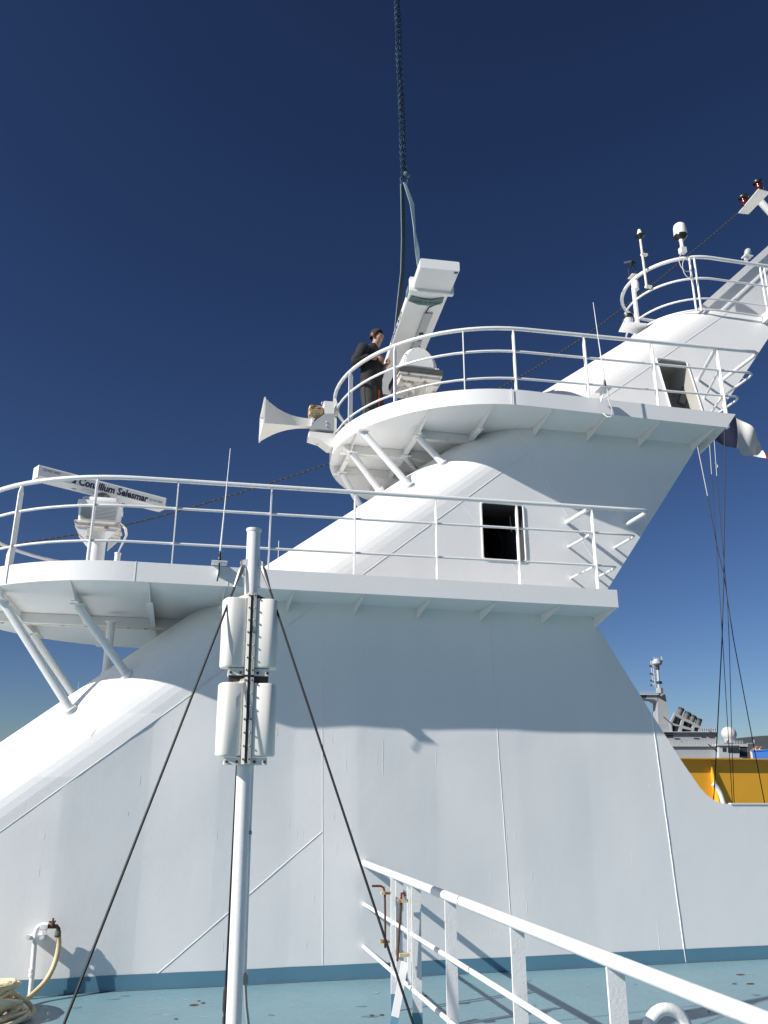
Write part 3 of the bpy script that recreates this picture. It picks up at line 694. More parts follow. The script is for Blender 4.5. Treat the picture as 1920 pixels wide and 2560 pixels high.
b = MB(); b.box((xt + .01, yh, zc + .01), (.03, .12, .18)); b.build('throat_flange', 'weathered_white', hn)
def P(px, py, y=None): return at(px, py, yh - .1 if y is None else y)
b = MB(); b.prism([P(776, 1070), P(836, 1076), P(836, 1034), P(812, 1034), P(780, 1058)], (0, .2, 0)); hs_ = b.build('housing', 'heatsink', hn)
b = MB(); b.prism([P(811, 1034), P(834, 1034), P(834, 1004), P(811, 1002)], (0, .2, 0)); b.build('relay_box', 'radome_white', hn)
b = MB(); b.box(P(845, 1015) + V((0, .1, 0)), (.05, .12, .12)); b.build('terminal_box', 'white_paint', hn)
for zz in (1055, 1064):
    b = MB(); b.lathe([(.008, 0), (.008, .02)], 8, P(816, zz), (0, -1, 0)); b.build('bolt', 'white_paint', hs_)
mc = at(790, 1031, yh - .02)
b = MB(); b.lathe([(.055, -.10), (.085, -.09), (.085, .08), (.06, .095), (.06, .13)], 20, mc, (1, 0, 0)); mo = b.build('motor', 'rusty_cream', hn)
for k in range(20):
    a = 2 * math.pi * k / 20
    b = MB(); q = Matrix.Rotation(a, 3, 'X'); b.box(mc + V((-.01, 0, 0)) + q @ V((0, 0, .088)), (.15, .006, .014), q); b.build('cooling_rib', 'rusty_cream', mo)
b = MB(); b.prism([P(773, 1090), P(773, 1078), P(842, 1085), P(844, 1117), P(823, 1116), P(801, 1099)], (0, .22, 0)); b.build('bracket', 'weathered_white', hn)
b = MB(); b.tube([P(779, 1058), P(784, 1050), P(788, 1046)], .006, 6); b.build('cable', 'rope_white', hn)
b = MB(); b.tube([P(810, 1000) + V((.018 * math.cos(R(30 * k)), 0.1, .018 * math.sin(R(30 * k)))) for k in range(12)], .005, 6, closed=True); b.build('lifting_eye', 'white_paint', hn)

# ------------------------------------------------------------------ whip antennas
def whip(label, top_, foot, br, wall_y, cable_pts):
    t = thing('whip_antenna', label, 'antenna', foot, 'whip antennas')
    top_, foot = V(top_), V(foot); m = MB(); m.tube([foot + V((0, 0, .10)), lerp(foot, top_, .5), top_], [.009, .006, .0035], 8); m.build('rod', 'rail_paint', t)
    m = MB(); m.lathe([(.016, 0), (.018, .03), (.012, .04), (.014, .06), (.010, .09)], 12, foot); m.build('spring_base', 'black_plastic', t)
    m = MB(); m.box(foot + V((0, .05, -.008)), (.15, .16, .008)); m.prism([foot + V((-.004, -.02, -.012)), foot + V((-.004, .13, -.012)), foot + V((-.004, .13, -.14))], (.008, 0, 0)); m.build('bracket', 'white_paint', t)
    if cable_pts:
        m = MB(); m.tube(cable_pts, .007, 6); m.build('cable', br, t)
    return t
f1 = at(549, 1402, 7.93); whip('long whip antenna on a bracket of the lower platform front edge', at(576, 1121, 7.93), f1, 'black_rubber', 0, [f1 + V((0, .0, -.02)), f1 + V((0, .01, -.12)), f1 + V((-.01, .02, -.2))])
f2 = at(1513, 968, 7.86); whip('whip antenna with looped white cable on the upper platform edge', at(1483, 756, 7.86), f2, 'rope_white', 0, [f2 + V((.01, -.02, -.02)), at(1523, 1005, 7.84), at(1531, 1025, 7.82), at(1528, 1042, 7.84), at(1518, 1042, 7.9), at(1508, 1034, 8.0)])
f3 = at(697, 1400, 11.9); m = MB(); m.tube([V((f3.x, 11.9, 3.6)), at(697, 1352, 11.9)], [.008, .004], 6); tag(m.build('whip_antenna', 'rail_paint', org=(f3.x, 11.9, 3.6)), 'short thin whip rod on the far side of the lower platform behind the tower nose', 'antenna', 'whip antennas')

# ------------------------------------------------------------------ gear at the tower top
pb = at(1605, 800, YC - .3)
gp = thing('gps_antenna', 'mushroom-topped antenna on a rust-streaked pole clamped to the tower-top rail', 'antenna', (pb.x, pb.y, 8.7))
tp_, bt_ = at(1600, 592, YC - .45), at(1617, 720, YC - .45)
b = MB(); b.tube([bt_, tp_], .018, 10); b.build('pole', 'rusty_white', gp)
b = MB(); b.lathe([(.02, -.05), (.05, -.01), (.075, .01), (.075, .025), (.04, .04)], 18, tp_); b.build('base', 'black_plastic', gp)
b = MB(); b.lathe([(.062, .03), (.045, .05), (.03, .09), (.025, .125), (.008, .14)], 18, tp_); b.build('cone', 'radome_white', gp)
for k in (.35, .97):
    c = lerp(tp_, bt_, k); b = MB(); b.box(c + V((.03, 0, 0)), (.10, .05, .03)); b.build('clamp', 'rusty_white', gp)
dc = at(1701, 586, 9.2)
dm = thing('satellite_dome', 'white cylindrical satellite dome on a post above the tower-top rail', 'dome', (dc.x, 9.16, 9.28))
b = MB(); b.lathe([(.095, -.02), (.098, .0), (.094, .11), (.085, .155), (.06, .18), (.02, .19)], 24, dc); b.build('radome', 'radome_white', dm, angle=60)
b = MB(); b.lathe([(.04, -.10), (.075, -.075), (.097, -.045), (.097, -.021)], 24, dc); b.build('base', 'black_plastic', dm)
b = MB(); b.lathe([(.028, -.26), (.028, -.13), (.036, -.12), (.036, -.10)], 14, dc); b.box(dc + V((0, 0, -.29)), (.09, .08, .09)); b.build('post', 'rail_paint', dm)
b = MB(); b.tube([dc + V((-.02 - .09 * math.sin(R(30 * k)) * (1 if k < 12 else .7), -.03 - .002 * k, -.5 + .13 * math.cos(R(30 * k)) - .01 * k)) for k in range(22)], .006, 6); b.build('cable_loop', 'rope_white', dm)
an = at(1583, 690, YC - .1)
am = thing('anemometer', 'small black propeller anemometer on a white bracket at the tower top', 'anemometer', an)
b = MB(); b.box(an + V((.02, 0, -.01)), (.15, .14, .012)); b.build('bracket', 'rusty_white', am)
b = MB(); b.tube([an + V((-.07, 0, 0)), an + V((-.07, 0, .12)), an + V((-.04, 0, .14))], .007, 6); b.tube([an + V((.05, 0, .0)), an + V((.06, 0, .14)), an + V((.03, 0, .21)), an + V((0, 0, .2))], .006, 6); b.build('frame', 'rope_dark', am)
b = MB(); b.lathe([(.012, -.05), (.03, -.03), (.02, .04), (.006, .09)], 10, an + V((-.01, 0, .20)), (.3, 0, 1)); b.build('body', 'black_plastic', am)
for k in range(3):
    a = R(120 * k + 20); b = MB(); b.bar(an + V((-.01, 0, .27)), an + V((-.01 + .11 * math.cos(a), .11 * math.sin(a), .28)), .035, .004, (0, 0, 1)); b.build('blade', 'black_plastic', am)
# anchor light
al = at(1573, 818, YC - .2)
nl = thing('signal_light', 'clear anchor light with black cap on a bracket of the tower nose', 'light', al)
b = MB(); b.prism([al + V((-.17, -.14, -.015)), al + V((.22, -.16, -.015)), al + V((.3, .1, -.015)), al + V((-.1, .14, -.015))], (0, 0, .014)); b.build('shelf', 'white_paint', nl)
b = MB(); b.lathe([(.075, 0), (.075, .03), (.066, .03)], 20, al); b.build('base', 'cream_plastic', nl)
b = MB(); b.lathe([(.066, .03), (.068, .06), (.064, .09), (.068, .12), (.066, .145)], 20, al); b.build('lens', 'clear_lens', nl)
b = MB(); b.lathe([(.078, .145), (.082, .17), (.082, .20), (.06, .215)], 20, al); b.build('cap', 'black_plastic', nl)
# loudhailer / receiver hanging on the post
sp = at(1588, 710, YC - .12)
b = MB(); b.lathe([(.02, -.13), (.05, -.10), (.055, 0), (.045, .09), (.02, .12)], 16, sp); tag(b.build('receiver_unit', 'radome_white', org=sp), 'white rounded receiver unit fixed to the post below the anemometer', 'receiver')
# flood lamp on the rail
fl = at(1868, 642, 9.16)
ft = thing('flood_lamp', 'small grey lamp on a plate on the tower-top rail', 'lamp', fl)
b = MB(); b.box(fl + V((0, 0, 0)), (.14, .1, .012)); b.bar(fl, fl + V((-.04, 0, -.08)), .05, .02); b.build('plate', 'white_paint', ft)
b = MB(); b.lathe([(.035, 0), (.05, .02), (.05, .09), (.03, .12)], 12, fl + V((0, 0, .01)), (.2, -.2, 1)); b.build('head', 'heatsink', ft)
# red lights on the arm plate
for px, py, lb in ((1862, 508, 'red lantern with black cap on the lower corner of the mast plate'), (1898, 470, 'red lantern with black cap on the upper corner of the mast plate')):
    c = at(px, py, 10.03); t = thing('signal_light', lb, 'light', c, 'red mast lanterns')
    b = MB(); b.lathe([(.055, -.05), (.07, -.03), (.055, .0), (.06, .04), (.055, .08)], 20, c, (-.12, 0, 1)); b.build('lens', 'red_glass', t)
    b = MB(); b.lathe([(.075, 0), (.09, .02), (.09, .045), (.07, .07), (.03, .09)], 20, c + V((-.01, 0, .08)), (-.12, 0, 1)); b.build('cap', 'black_plastic', t)
# ------------------------------------------------------------------ stay wire with clips
sp_ = [(-250, 1395), (0, 1366), (310, 1313), (560, 1244), (835, 1154), (1050, 1065), (1260, 964), (1430, 862), (1590, 745), (1740, 622), (1870, 512)]
pts = [at(x, y, 12.45) for x, y in sp_]
sw = smooth(pts, 10)
st = thing('stay_wire', 'dark stay wire with pale clips slanting up behind both platforms', 'wire', pts[0])
b = MB(); b.tube(sw, .011, 6); b.build('wire', 'stay_wire', st)
b = MB()
for i in range(len(sw) - 1):
    L2 = (sw[i + 1] - sw[i]); k = 0
    nn = max(1, round(L2.length / .11))
    for k in range(nn):
        c = sw[i] + L2 * (k / nn); d = L2.normalized(); b.tube([c - d * .004, c + d * .004], .0135, 6)
stuff(b.build('wire_clips', 'clip_pale', st))

# ------------------------------------------------------------------ man on the upper platform
def skin_part(name, V_, E_, m, parent, root=0, sub=2, extra=None):
    me = bpy.data.meshes.new(name); og = ORG[parent.name]
    me.from_pydata([tuple(v[0] - og) for v in V_], E_, [])
    ob = bpy.data.objects.new('tmp', me); COL.objects.link(ob)
    ob.modifiers.new('Skin', 'SKIN'); sv = me.skin_vertices[0].data
    for i, v in enumerate(V_):
        r = v[1]; sv[i].radius = r if isinstance(r, tuple) else (r, r); sv[i].use_root = (i == root)
    ss = ob.modifiers.new('Sub', 'SUBSURF'); ss.levels = sub; ss.render_levels = sub
    dg = bpy.context.evaluated_depsgraph_get(); out = bpy.data.meshes.new_from_object(ob.evaluated_get(dg))
    bpy.data.objects.remove(ob)
    if extra:
        bm = bmesh.new(); bm.from_mesh(out)
        for q in extra:
            vv = [bm.verts.new(p - og) for p in q.v]
            for f in q.f: bm.faces.new([vv[i] for i in f])
        bmesh.ops.recalc_face_normals(bm, faces=bm.faces); bm.to_mesh(out); bm.free()
    out.polygons.foreach_set('use_smooth', [True] * len(out.polygons)); out.materials.clear(); out.materials.append(M[m]); out.name = name
    o = bpy.data.objects.new(name, out); COL.objects.link(o); o.parent = parent; ORG[o.name] = og; return o
pxp = at(928, 900, 9.7)
man = thing('person', 'man in black work jacket and dark grey trousers looking down at his hands', 'person', (pxp.x, 9.7, 5.915))
fd = V((.80, -.60, 0)); sd = V((-.60, -.80, 0)); mo_ = V((pxp.x, 9.7, 5.915))
def J(f, s, z): return mo_ + fd * f + sd * s + V((0, 0, z))
jt = dict(pel=(0, 0, .93), spi=(.0, 0, 1.12), che=(.01, 0, 1.31), nek=(.045, 0, 1.47), jaw=(.10, 0, 1.555), sku=(.085, 0, 1.635), top=(.07, 0, 1.685), nos=(.185, 0, 1.60),
    shr=(-.01, .17, 1.40), elr=(-.11, .235, 1.155), wrr=(.06, .20, 1.215), har=(.15, .13, 1.21), shl=(.02, -.17, 1.40), ell=(-.04, -.26, 1.15), wrl=(.13, -.12, 1.19), hal=(.21, -.05, 1.21),
    hir=(.0, .095, .88), knr=(.03, .11, .50), anr=(-.03, .11, .09), tor=(.13, .13, .04), hil=(0, -.095, .88), knl=(.06, -.11, .50), anl=(.0, -.12, .09), tol=(.16, -.13, .04))
def skel(names, radii, edges):
    return [(J(*jt[n]), r) for n, r in zip(names, radii)], [(names.index(a), names.index(c)) for a, c in edges]
nb = ['pel', 'spi', 'che', 'nek', 'jaw', 'sku', 'top', 'shr', 'elr', 'wrr', 'har', 'shl', 'ell', 'wrl', 'hal', 'hir', 'knr', 'anr', 'hil', 'knl', 'anl', 'nos']
rb = [.12, .11, .12, .058, .062, .088, .055, .06, .045, .032, (.035, .028), .06, .045, .032, (.035, .028), .08, .055, .04, .08, .055, .04, .016]
eb = [('pel', 'spi'), ('spi', 'che'), ('che', 'nek'), ('nek', 'jaw'), ('jaw', 'sku'), ('sku', 'top'), ('che', 'shr'), ('shr', 'elr'), ('elr', 'wrr'), ('wrr', 'har'), ('che', 'shl'), ('shl', 'ell'), ('ell', 'wrl'), ('wrl', 'hal'),
      ('pel', 'hir'), ('hir', 'knr'), ('knr', 'anr'), ('pel', 'hil'), ('hil', 'knl'), ('knl', 'anl'), ('sku', 'nos')]
Vb, Eb = skel(nb, rb, eb)
fing = []
for hn_, sgn in (('har', -1), ('hal', 1)):
    f0, s0, z0_ = jt[hn_]
    for k in range(4):
        q = MB(); off = (k - 1.5) * .019; l = (.075, .085, .08, .065)[k]
        q.tube([J(f0 + .01, s0 + sgn * .01, z0_ + .0 - off), J(f0 + l * .6, s0 + sgn * .035, z0_ - off - .005), J(f0 + l * .85, s0 + sgn * .055, z0_ - off - .02), J(f0 + l * .7, s0 + sgn * .07, z0_ - off - .035)], [.010, .0095, .009, .007], 6); fing.append(q)
    q = MB(); q.tube([J(f0 - .01, s0 + sgn * .01, z0_ + .02), J(f0 + .02, s0 + sgn * .035, z0_ + .045), J(f0 + .05, s0 + sgn * .05, z0_ + .045)], [.011, .0105, .008], 6); fing.append(q)
for s_ in (-1, 1):
    q = MB(); q.lathe([(.008, -.028), (.02, -.02), (.022, 0), (.018, .02), (.006, .028)], 8, J(.06, s_ * .088, 1.615), (0, 0, 1)); fing.append(q)
body = skin_part('body', Vb, Eb, 'skin', man, 0, 2, fing)
def loft(sections, n=16):
    q = MB(); g = []
    for z, f0, df, ds in sections:
        for k in range(n):
            a = 2 * math.pi * k / n; wr = 1 + .03 * noise.noise((3 * math.cos(a), 3 * math.sin(a), z * 9))
            g.append(J(f0 + df * wr * math.cos(a), ds * wr * math.sin(a), z))
    m_ = len(sections); q.add(g, [(i * n + k, i * n + (k + 1) % n, (i + 1) * n + (k + 1) % n, (i + 1) * n + k) for i in range(m_ - 1) for k in range(n)] + [tuple(range(n)), tuple((m_ - 1) * n + k for k in range(n))]); return q
jk = loft([(.80, 0, .125, .175), (.84, 0, .14, .185), (.95, 0, .145, .188), (1.08, 0, .135, .183), (1.22, 0, .14, .195), (1.34, .005, .13, .205), (1.41, .015, .105, .18), (1.455, .03, .08, .10), (1.50, .045, .066, .072)])
for sh, el, wr in (('shr', 'elr', 'wrr'), ('shl', 'ell', 'wrl')):
    a, c, e = J(*jt[sh]), J(*jt[el]), J(*jt[wr]); jk.tube(smooth([a + V((0, 0, .02)), lerp(a, c, .5), c, lerp(c, e, .5), e], 4), [.055] + [.092] * 3 + [.085] * 4 + [.078, .08, .074, .068] + [.06, .056, .052, .05, .046], 12)
jk.build('jacket', 'overall_black', man, angle=70)
tr_ = loft([(.74, 0, .10, .13), (.82, 0, .13, .168), (.92, 0, .135, .172), (1.0, 0, .12, .165)])
for a, c, e in (('hir', 'knr', 'anr'), ('hil', 'knl', 'anl')):
    p0, p1, p2 = J(*jt[a]), J(*jt[c]), J(*jt[e]); tr_.tube([p0 + V((0, 0, .02)), lerp(p0, p1, .5), p1, lerp(p1, p2, .5), p2], [.11, .108, .088, .086, .08], 14)
tr_.build('trousers', 'trouser_grey', man, angle=70)
for s_ in 'rl':
    Vs = [(J(jt['an' + s_][0], jt['an' + s_][1], .07), (.055, .06)), (J(*jt['to' + s_]), (.045, .035))]; skin_part('boot', Vs, [(0, 1)], 'boot_black', man)
hair = MB(); hc = J(.078, 0, 1.64)
g = []
for i in range(8):
    for k in range(16):
        a = 2 * math.pi * k / 16; front = max(0, math.cos(a)); t = R(i / 7 * (108 - 58 * front)); rs = math.sin(t)
        g.append(hc + fd * (.099 * rs * math.cos(a)) + sd * (.092 * rs * math.sin(a)) + V((0, 0, .102 * math.cos(t))))
hair.add(g, [(i * 16 + k, i * 16 + (k + 1) % 16, (i + 1) * 16 + (k + 1) % 16, (i + 1) * 16 + k) for i in range(7) for k in range(16)]); hair.build('hair', 'hair', man, angle=80)
q = ribbon([J(.125, .02, .80), J(.12, .015, .66), J(.12, .01, .5)], .022, .006, fd - sd); q.build('orange_strap', 'orange_stripe', man)

# ------------------------------------------------------------------ antenna pole in front of the tower
PB, PT = V((.425, 5.6, 0)), V((.386, 5.6, 3.40))
pole = thing('antenna_pole', 'white steel pole carrying four white panel antennas, guyed by black wires', 'antenna pole', PB)
def PP(z, dx=0, dy=0): return lerp(PB, PT, z / PT.z) + V((dx, dy, 0))
b = MB(); b.tube([PP(0), PP(1.5), PP(3.39)], .046, 24); shaft = b.build('shaft', 'rail_paint', pole)
b = MB(); b.lathe([(.05, -.012), (.053, 0), (.053, .008), (.04, .012)], 24, PT); b.build('cap', 'rail_paint', shaft)
b = MB(); b.lathe([(.12, 0.0), (.12, .012), (.05, .012)], 20, PB); b.build('foot_plate', 'foot_paint', shaft)
def zpx(y): return at(612, y, 5.5).z
for zt_, zb_, lab in ((zpx(1495), zpx(1668), 'u'), (zpx(1707), zpx(1890), 'l')):
    for s in (-1, 1):
        n = 24; q = MB(); g = []; pad = .012
        for z, k in ((zb_, .90), (zb_ + pad, 1.0), (zt_ - pad, 1.0), (zt_, .90)):
            for i in range(n):
                a = 2 * math.pi * i / n; ca, sa = math.cos(a), math.sin(a)
                ex = .090 * k * (abs(ca) ** .66) * (1 if ca > 0 else -1); ey = .085 * k * (abs(sa) ** .66) * (1 if sa > 0 else -1)
                rot = R(-14 * s); g.append(PP(z, s * .097 + ex * math.cos(rot) - ey * math.sin(rot), -.035 + ex * math.sin(rot) + ey * math.cos(rot)))
        q.add(g, [(i * n + k, i * n + (k + 1) % n, (i + 1) * n + (k + 1) % n, (i + 1) * n + k) for i in range(3) for k in range(n)] + [tuple(range(n)), tuple(3 * n + k for k in range(n))])
        cov = q.build('panel_antenna', 'cream_plastic', pole, angle=50)
        q = MB(); q.prism([PP(zb_ - .05, s * .010, -.122), PP(zb_ - .05, s * .030, -.118), PP(zt_ + .035, s * .030, -.118), PP(zt_ + .035, s * .010, -.122)], (0, .010, 0)); fl_ = q.build('flange', 'cream_plastic', cov)
        for i in range(7):
            z = lerp(zb_ - .02, zt_ + .015, i / 6); q = MB(); q.lathe([(.006, 0), (.006, .006), (.003, .009)], 8, PP(z, s * .020, -.122), (0, -1, 0)); q.build('bolt', 'galvanised' if i % 3 else 'rust', fl_)
        q = MB(); q.box(PP(zb_ - .03, s * .085, -.05), (.10, .09, .045)); q.build('bottom_bracket', 'cream_plastic', cov)
        for dx in (.055, .118):
            q = MB(); q.lathe([(.009, 0), (.009, .008)], 8, PP(zb_ - .035, s * dx, -.096), (0, -1, 0)); q.build('bolt', 'dark_bracket', cov)
        q = MB(); q.prism([PP(zt_ + .002, s * .02, -.10), PP(zt_ + .002, s * .12, -.06), PP(zt_ + .035, s * .02, -.10)], (0, .03, 0)); q.build('top_bracket', 'dark_bracket' if s > 0 else 'rusty_white', cov)
    q = MB(); q.prism([PP(zb_ - .04, -.011, -.112), PP(zb_ - .04, .011, -.112), PP(zt_ + .02, .011, -.112), PP(zt_ + .02, -.011, -.112)], (0, .035, 0)); q.build('mount_strip', 'dark_bracket', pole)
    q = MB(); q.box(PP(lerp(zb_, zt_, .55), .0, -.115), (.02, .02, .04)); q.build('connector', 'black_plastic', pole)
for s in (-1, 1):
    q = MB(); q.box(PP((zpx(1675) + zpx(1700)) / 2, s * .075, -.06), (.105, .05, zpx(1672) - zpx(1702))); q.build('mount_bracket', 'dark_bracket', pole)
q = MB(); q.tube([PP(zpx(1905), .055, .07), PP(1.4, .054, .07), PP(.9, .056, .075), PP(.62, .058, .075)], .013, 8); cb = q.build('feeder_cable', 'rail_paint', pole)
q = MB(); q.box(PP(.60, .058, .05), (.035, .08, .05)); q.build('cable_clamp', 'galvanised', cb)
q = MB(); q.box(PP(1.42, .05, .04), (.03, .08, .02)); q.build('cable_clamp', 'galvanised', cb)
q = MB(); q.tube([PP(.60, .06, .075), PP(.45, .075, .08), PP(.2, .12, .09), PP(.03, .16, .1), PP(.02, .3, .2)], .010, 8); q.build('feeder_tail', 'naval_grey', cb)
# guy wires
ztop = zpx(1400)
def guy(label, lug, tgt, turn):
    lug, tgt = V(lug), V(tgt); d = (tgt - lug).normalized(); end = lug + d * ((lug.z - .02) / -d.z)
    t = thing('guy_wire', label, 'wire', end, 'guy wires of the pole')
    m = MB(); m.tube([lug + d * .17, end], .0075, 8); m.build('wire', 'black_wire', t)
    m = MB(); m.tube([lug + d * .02, lug + d * .05, lug + d * .10, lug + d * .17, lug + d * .20], [.012, .019, .017, .011, .008], 10); m.build('socket', 'galvanised', t)
    m = MB(); u = d.cross(V((0, 1, 0))).normalized(); m.tube([lug + d * (.0 + .024 * math.cos(R(30 * k))) + u * (.02 * math.sin(R(30 * k))) for k in range(12)], .007, 8, closed=True); m.build('shackle', 'galvanised', t)
    if turn:
        c = lug + d * turn; m = MB(); m.tube([c - d * .09, c - d * .06, c + d * .06, c + d * .09], [.008, .016, .016, .008], 8); m.tube([c + d * .11, c + d * .15], .012, 8); m.build('turnbuckle', 'dark_bracket', t)
    return t
guy('black guy wire from the pole top crossing in front of the coiled hose side', PP(ztop, -.060, -.02), at(160, 2560, 4.9), 0)
guy('black guy wire from the pole top crossing in front of the deck handrail', PP(ztop, .060, -.02), at(1033, 2560, 5.0), 0)
gw = at(563, 2500, 6.35); lg = PP(ztop - .05, -.035, .05)
guy('black guy wire running down close behind the pole with a turnbuckle', lg, gw, (gw - lg).length)
for s in (-1, 1):
    m = MB(); m.prism([PP(ztop - .03, s * .040, -.03), PP(ztop + .03, s * .040, -.03), PP(ztop + .015, s * .070, -.03), PP(ztop - .015, s * .070, -.03)], (0, .012, 0)); m.build('lug', 'rail_paint', shaft)

# ------------------------------------------------------------------ deck handrail
def XR(y): return lerp(1.765, 1.84, (y - 2.5) / 6.1)
hr = thing('deck_handrail', 'white tubular handrail with flat posts running from the tower wall across the deck', 'handrail', (1.8, 5.5, 0))
for z, r_, nm in ((1.005, .030, 'top_rail'), (.64, .0165, 'rail'), (.27, .0165, 'rail')):
    m = MB(); m.tube([(XR(y), y, z) for y in (8.64, 7.3, 5.85, 4.6, 3.5, 2.4, 1.0)], r_, 16); m.build(nm, 'rail_paint', hr)
def fpost(y, x0, x1, z0, z1, ch=.03, name='post', th=.012, foot=True, m_='rail_paint'):
    q = MB(); q.prism([(x0, y, z0), (x1, y, z0), (x1, y, z1 - ch), (x1 - ch * .5, y, z1 - .005), (x0, y, z1)], (0, th, 0)); o = q.build(name, m_, hr)
    if foot:
        q = MB(); q.box(((x0 + x1) / 2, y + th / 2, .062), (x1 - x0 + .004, th + .004, .124)); q.build('painted_foot', 'foot_paint', o)
    return o
for y in (5.82, 4.60, 3.50, 2.4, 1.2): fpost(y, XR(y) - .012, XR(y) + .066, 0, .985)
fpost(7.35, XR(7.35) - .028, XR(7.35) + .032, 0, .985); fpost(7.30, XR(7.3) + .002, XR(7.3) + .066, .22, .975, name='gate_bar', foot=False)
fpost(6.72, XR(6.72) - .012, XR(6.72) + .062, 0, .985); fpost(6.74, XR(6.7) - .040, XR(6.7) - .014, .30, .975, name='gate_bar', foot=False)
m = MB(); 
br0, br1 = at(1012, 2405, 6.78), at(985, 2556, 6.62); br1 = br1 + (br1 - br0) * ((br1.z - .01) / (br0.z - br1.z))
m.bar(br0, br1, .055, .01, (1, 0, 0)); bb = m.build('brace', 'rail_paint', hr)
m = MB(); m.bar(lerp(br0, br1, .74), br1, .059, .014, (1, 0, 0)); m.build('painted_foot', 'foot_paint', bb)
for pts_, Y, nm in (([(930, 2215), (952, 2215), (959, 2219), (962, 2232), (963, 2300), (963, 2370)], 7.26, 0), ([(1013, 2240), (1008, 2230), (1004, 2232), (1003, 2250), (998, 2330), (993, 2403)], 6.66, 1)):
    w = [at(x, y, Y) for x, y in pts_]; m = MB(); m.tube(w[:4], .009, 8); pn = m.build('latch_pin', 'pin_red', hr)
    m = MB(); m.tube(w[3:], .009, 8); m.build('pin_rod', 'rust', pn)
for px, py, Y in ((964, 2232, 7.25), (961, 2353, 7.25), (1006, 2252, 6.65), (1010, 2387, 6.65)):
    c = at(px, py, Y); m = MB(); m.box(c, (.075, .05, .022)); m.build('pin_bracket', 'rusty_cream', hr)
# hoop on deck
hc = at(1665, 2534, 4.5)
m = MB(); m.tube([(hc.x - .118, 4.5, 0), (hc.x - .118, 4.5, .46)] + [(hc.x - .118 * math.cos(R(a)), 4.5, .46 + .118 * math.sin(R(a))) for a in range(15, 180, 15)] + [(hc.x + .118, 4.5, .46), (hc.x + .118, 4.5, 0)], .031, 16)
tag(m.build('grab_hoop', 'rail_paint', org=(hc.x, 4.5, 0)), 'white inverted-U tube hoop standing on the deck beside the handrail', 'hoop')

# ------------------------------------------------------------------ standpipe and hose
yp = wallY(-1.0, .4) - .11
sp_t = thing('standpipe', 'white water standpipe with brass tap beside the tower wall', 'water pipe', at(80, 2476, yp))
pp = [at(x, y, yp) for x, y in [(77, 2480), (80, 2440), (88, 2345), (91, 2328), (97, 2317), (106, 2314), (112, 2313)]]
pp[0].z = 0
m = MB(); m.tube(smooth(pp, 4), .021, 12); m.build('pipe', 'rail_paint', sp_t)
for px, py in ((80, 2425), (79, 2437)):
    m = MB(); c = at(px, py, yp); m.lathe([(.026, -.012), (.026, .012)], 12, c); m.build('joint_ring', 'rail_paint', sp_t)
m = MB(); c = at(111, 2316, yp); m.lathe([(.030, -.03), (.034, 0), (.030, .03)], 6, c, (1, 0, 0)); m.build('union_nut', 'rail_paint', sp_t)
m = MB(); c = at(88, 2344, yp); m.box(c + V((0, .05, 0)), (.13, .12, .03)); m.build('wall_clamp', 'rail_paint', sp_t)
for dx in (-.055, .06, .075):
    m = MB(); m.lathe([(.02, 0), (.02, .03)], 6, c + V((dx, -.015, .01 if dx < .07 else .04)), (0, -1, 0)); m.build('clamp_bolt', 'rail_paint', sp_t)
m = MB(); c = at(128, 2316, yp); m.tube([at(117, 2316, yp), at(142, 2316, yp), at(146, 2322, yp), at(146, 2334, yp)], .018, 10); tp_b = m.build('tap', 'bronze', sp_t)
m = MB(); m.lathe([(.022, 0), (.016, .03), (.008, .035), (.008, .06)], 10, at(131, 2314, yp)); m.build('tap_stem', 'rust', tp_b)
m = MB(); c = at(131, 2305, yp); m.bar(c + V((-.028, 0, 0)), c + V((.028, 0, .004)), .014, .014, (0, 1, 0)); m.build('tap_handle', 'rust', tp_b)
m = MB(); m.lathe([(.024, -.03), (.026, 0), (.024, .02)], 10, at(145, 2333, yp)); m.build('hose_tail', 'verdigris', tp_b)
m = MB(); m.lathe([(.026, 0), (.03, .008), (.026, .016)], 10, at(144, 2342, yp)); m.build('hose_clip', 'rust', tp_b)
hp = [at(146, 2338, yp), at(147, 2362, yp), at(142, 2392, yp - .01), at(130, 2425, yp - .04), at(112, 2455, yp - .09), at(86, 2482, yp - .16), at(62, 2502, yp - .28)]
hs2 = smooth(hp, 6)
ht = thing('hose', 'cream garden hose running from the tap into a coiled pile on the deck', 'hose', (-1.35, 7.9, 0))
m = MB(); m.tube(hs2, .022, 12); m.build('feed_length', 'hose_cream', ht)
rh = random.Random(5); cc = V((-1.42, 7.80, 0))
for k in range(21):
    rr = rh.uniform(.20, .37) if k > 3 else .40; zc_ = .025 + .0105 * k + rh.uniform(-.012, .012); tilt = rh.uniform(-.10, .10); az = rh.uniform(0, 6.28); sq = rh.uniform(.75, 1.0)
    off = V((rh.uniform(-.04, .04), rh.uniform(-.04, .04), 0)); pts = []
    for i in range(28):
        a = 2 * math.pi * i / 28; x, y = rr * math.cos(a), rr * sq * math.sin(a)
        pts.append(cc + off + V((x * math.cos(az) - y * math.sin(az), x * math.sin(az) + y * math.cos(az), max(.024, zc_ + tilt * x + .02 * math.sin(2 * a + k)))))
    m = MB(); m.tube(pts, .0165, 8, closed=True); m.build('coil_turn', 'hose_coil', ht)
arc_ = smooth([V((-1.95, 7.6, .22)), V((-1.55, 7.62, .27)), V((-1.2, 7.72, .22)), V((-1.0, 7.85, .08)), V((-.99, 7.72, .022)), V((-1.25, 7.46, .022)), V((-1.8, 7.30, .022))], 6)
m = MB(); m.tube(arc_, .018, 8); m.build('loose_turn', 'hose_coil', ht)
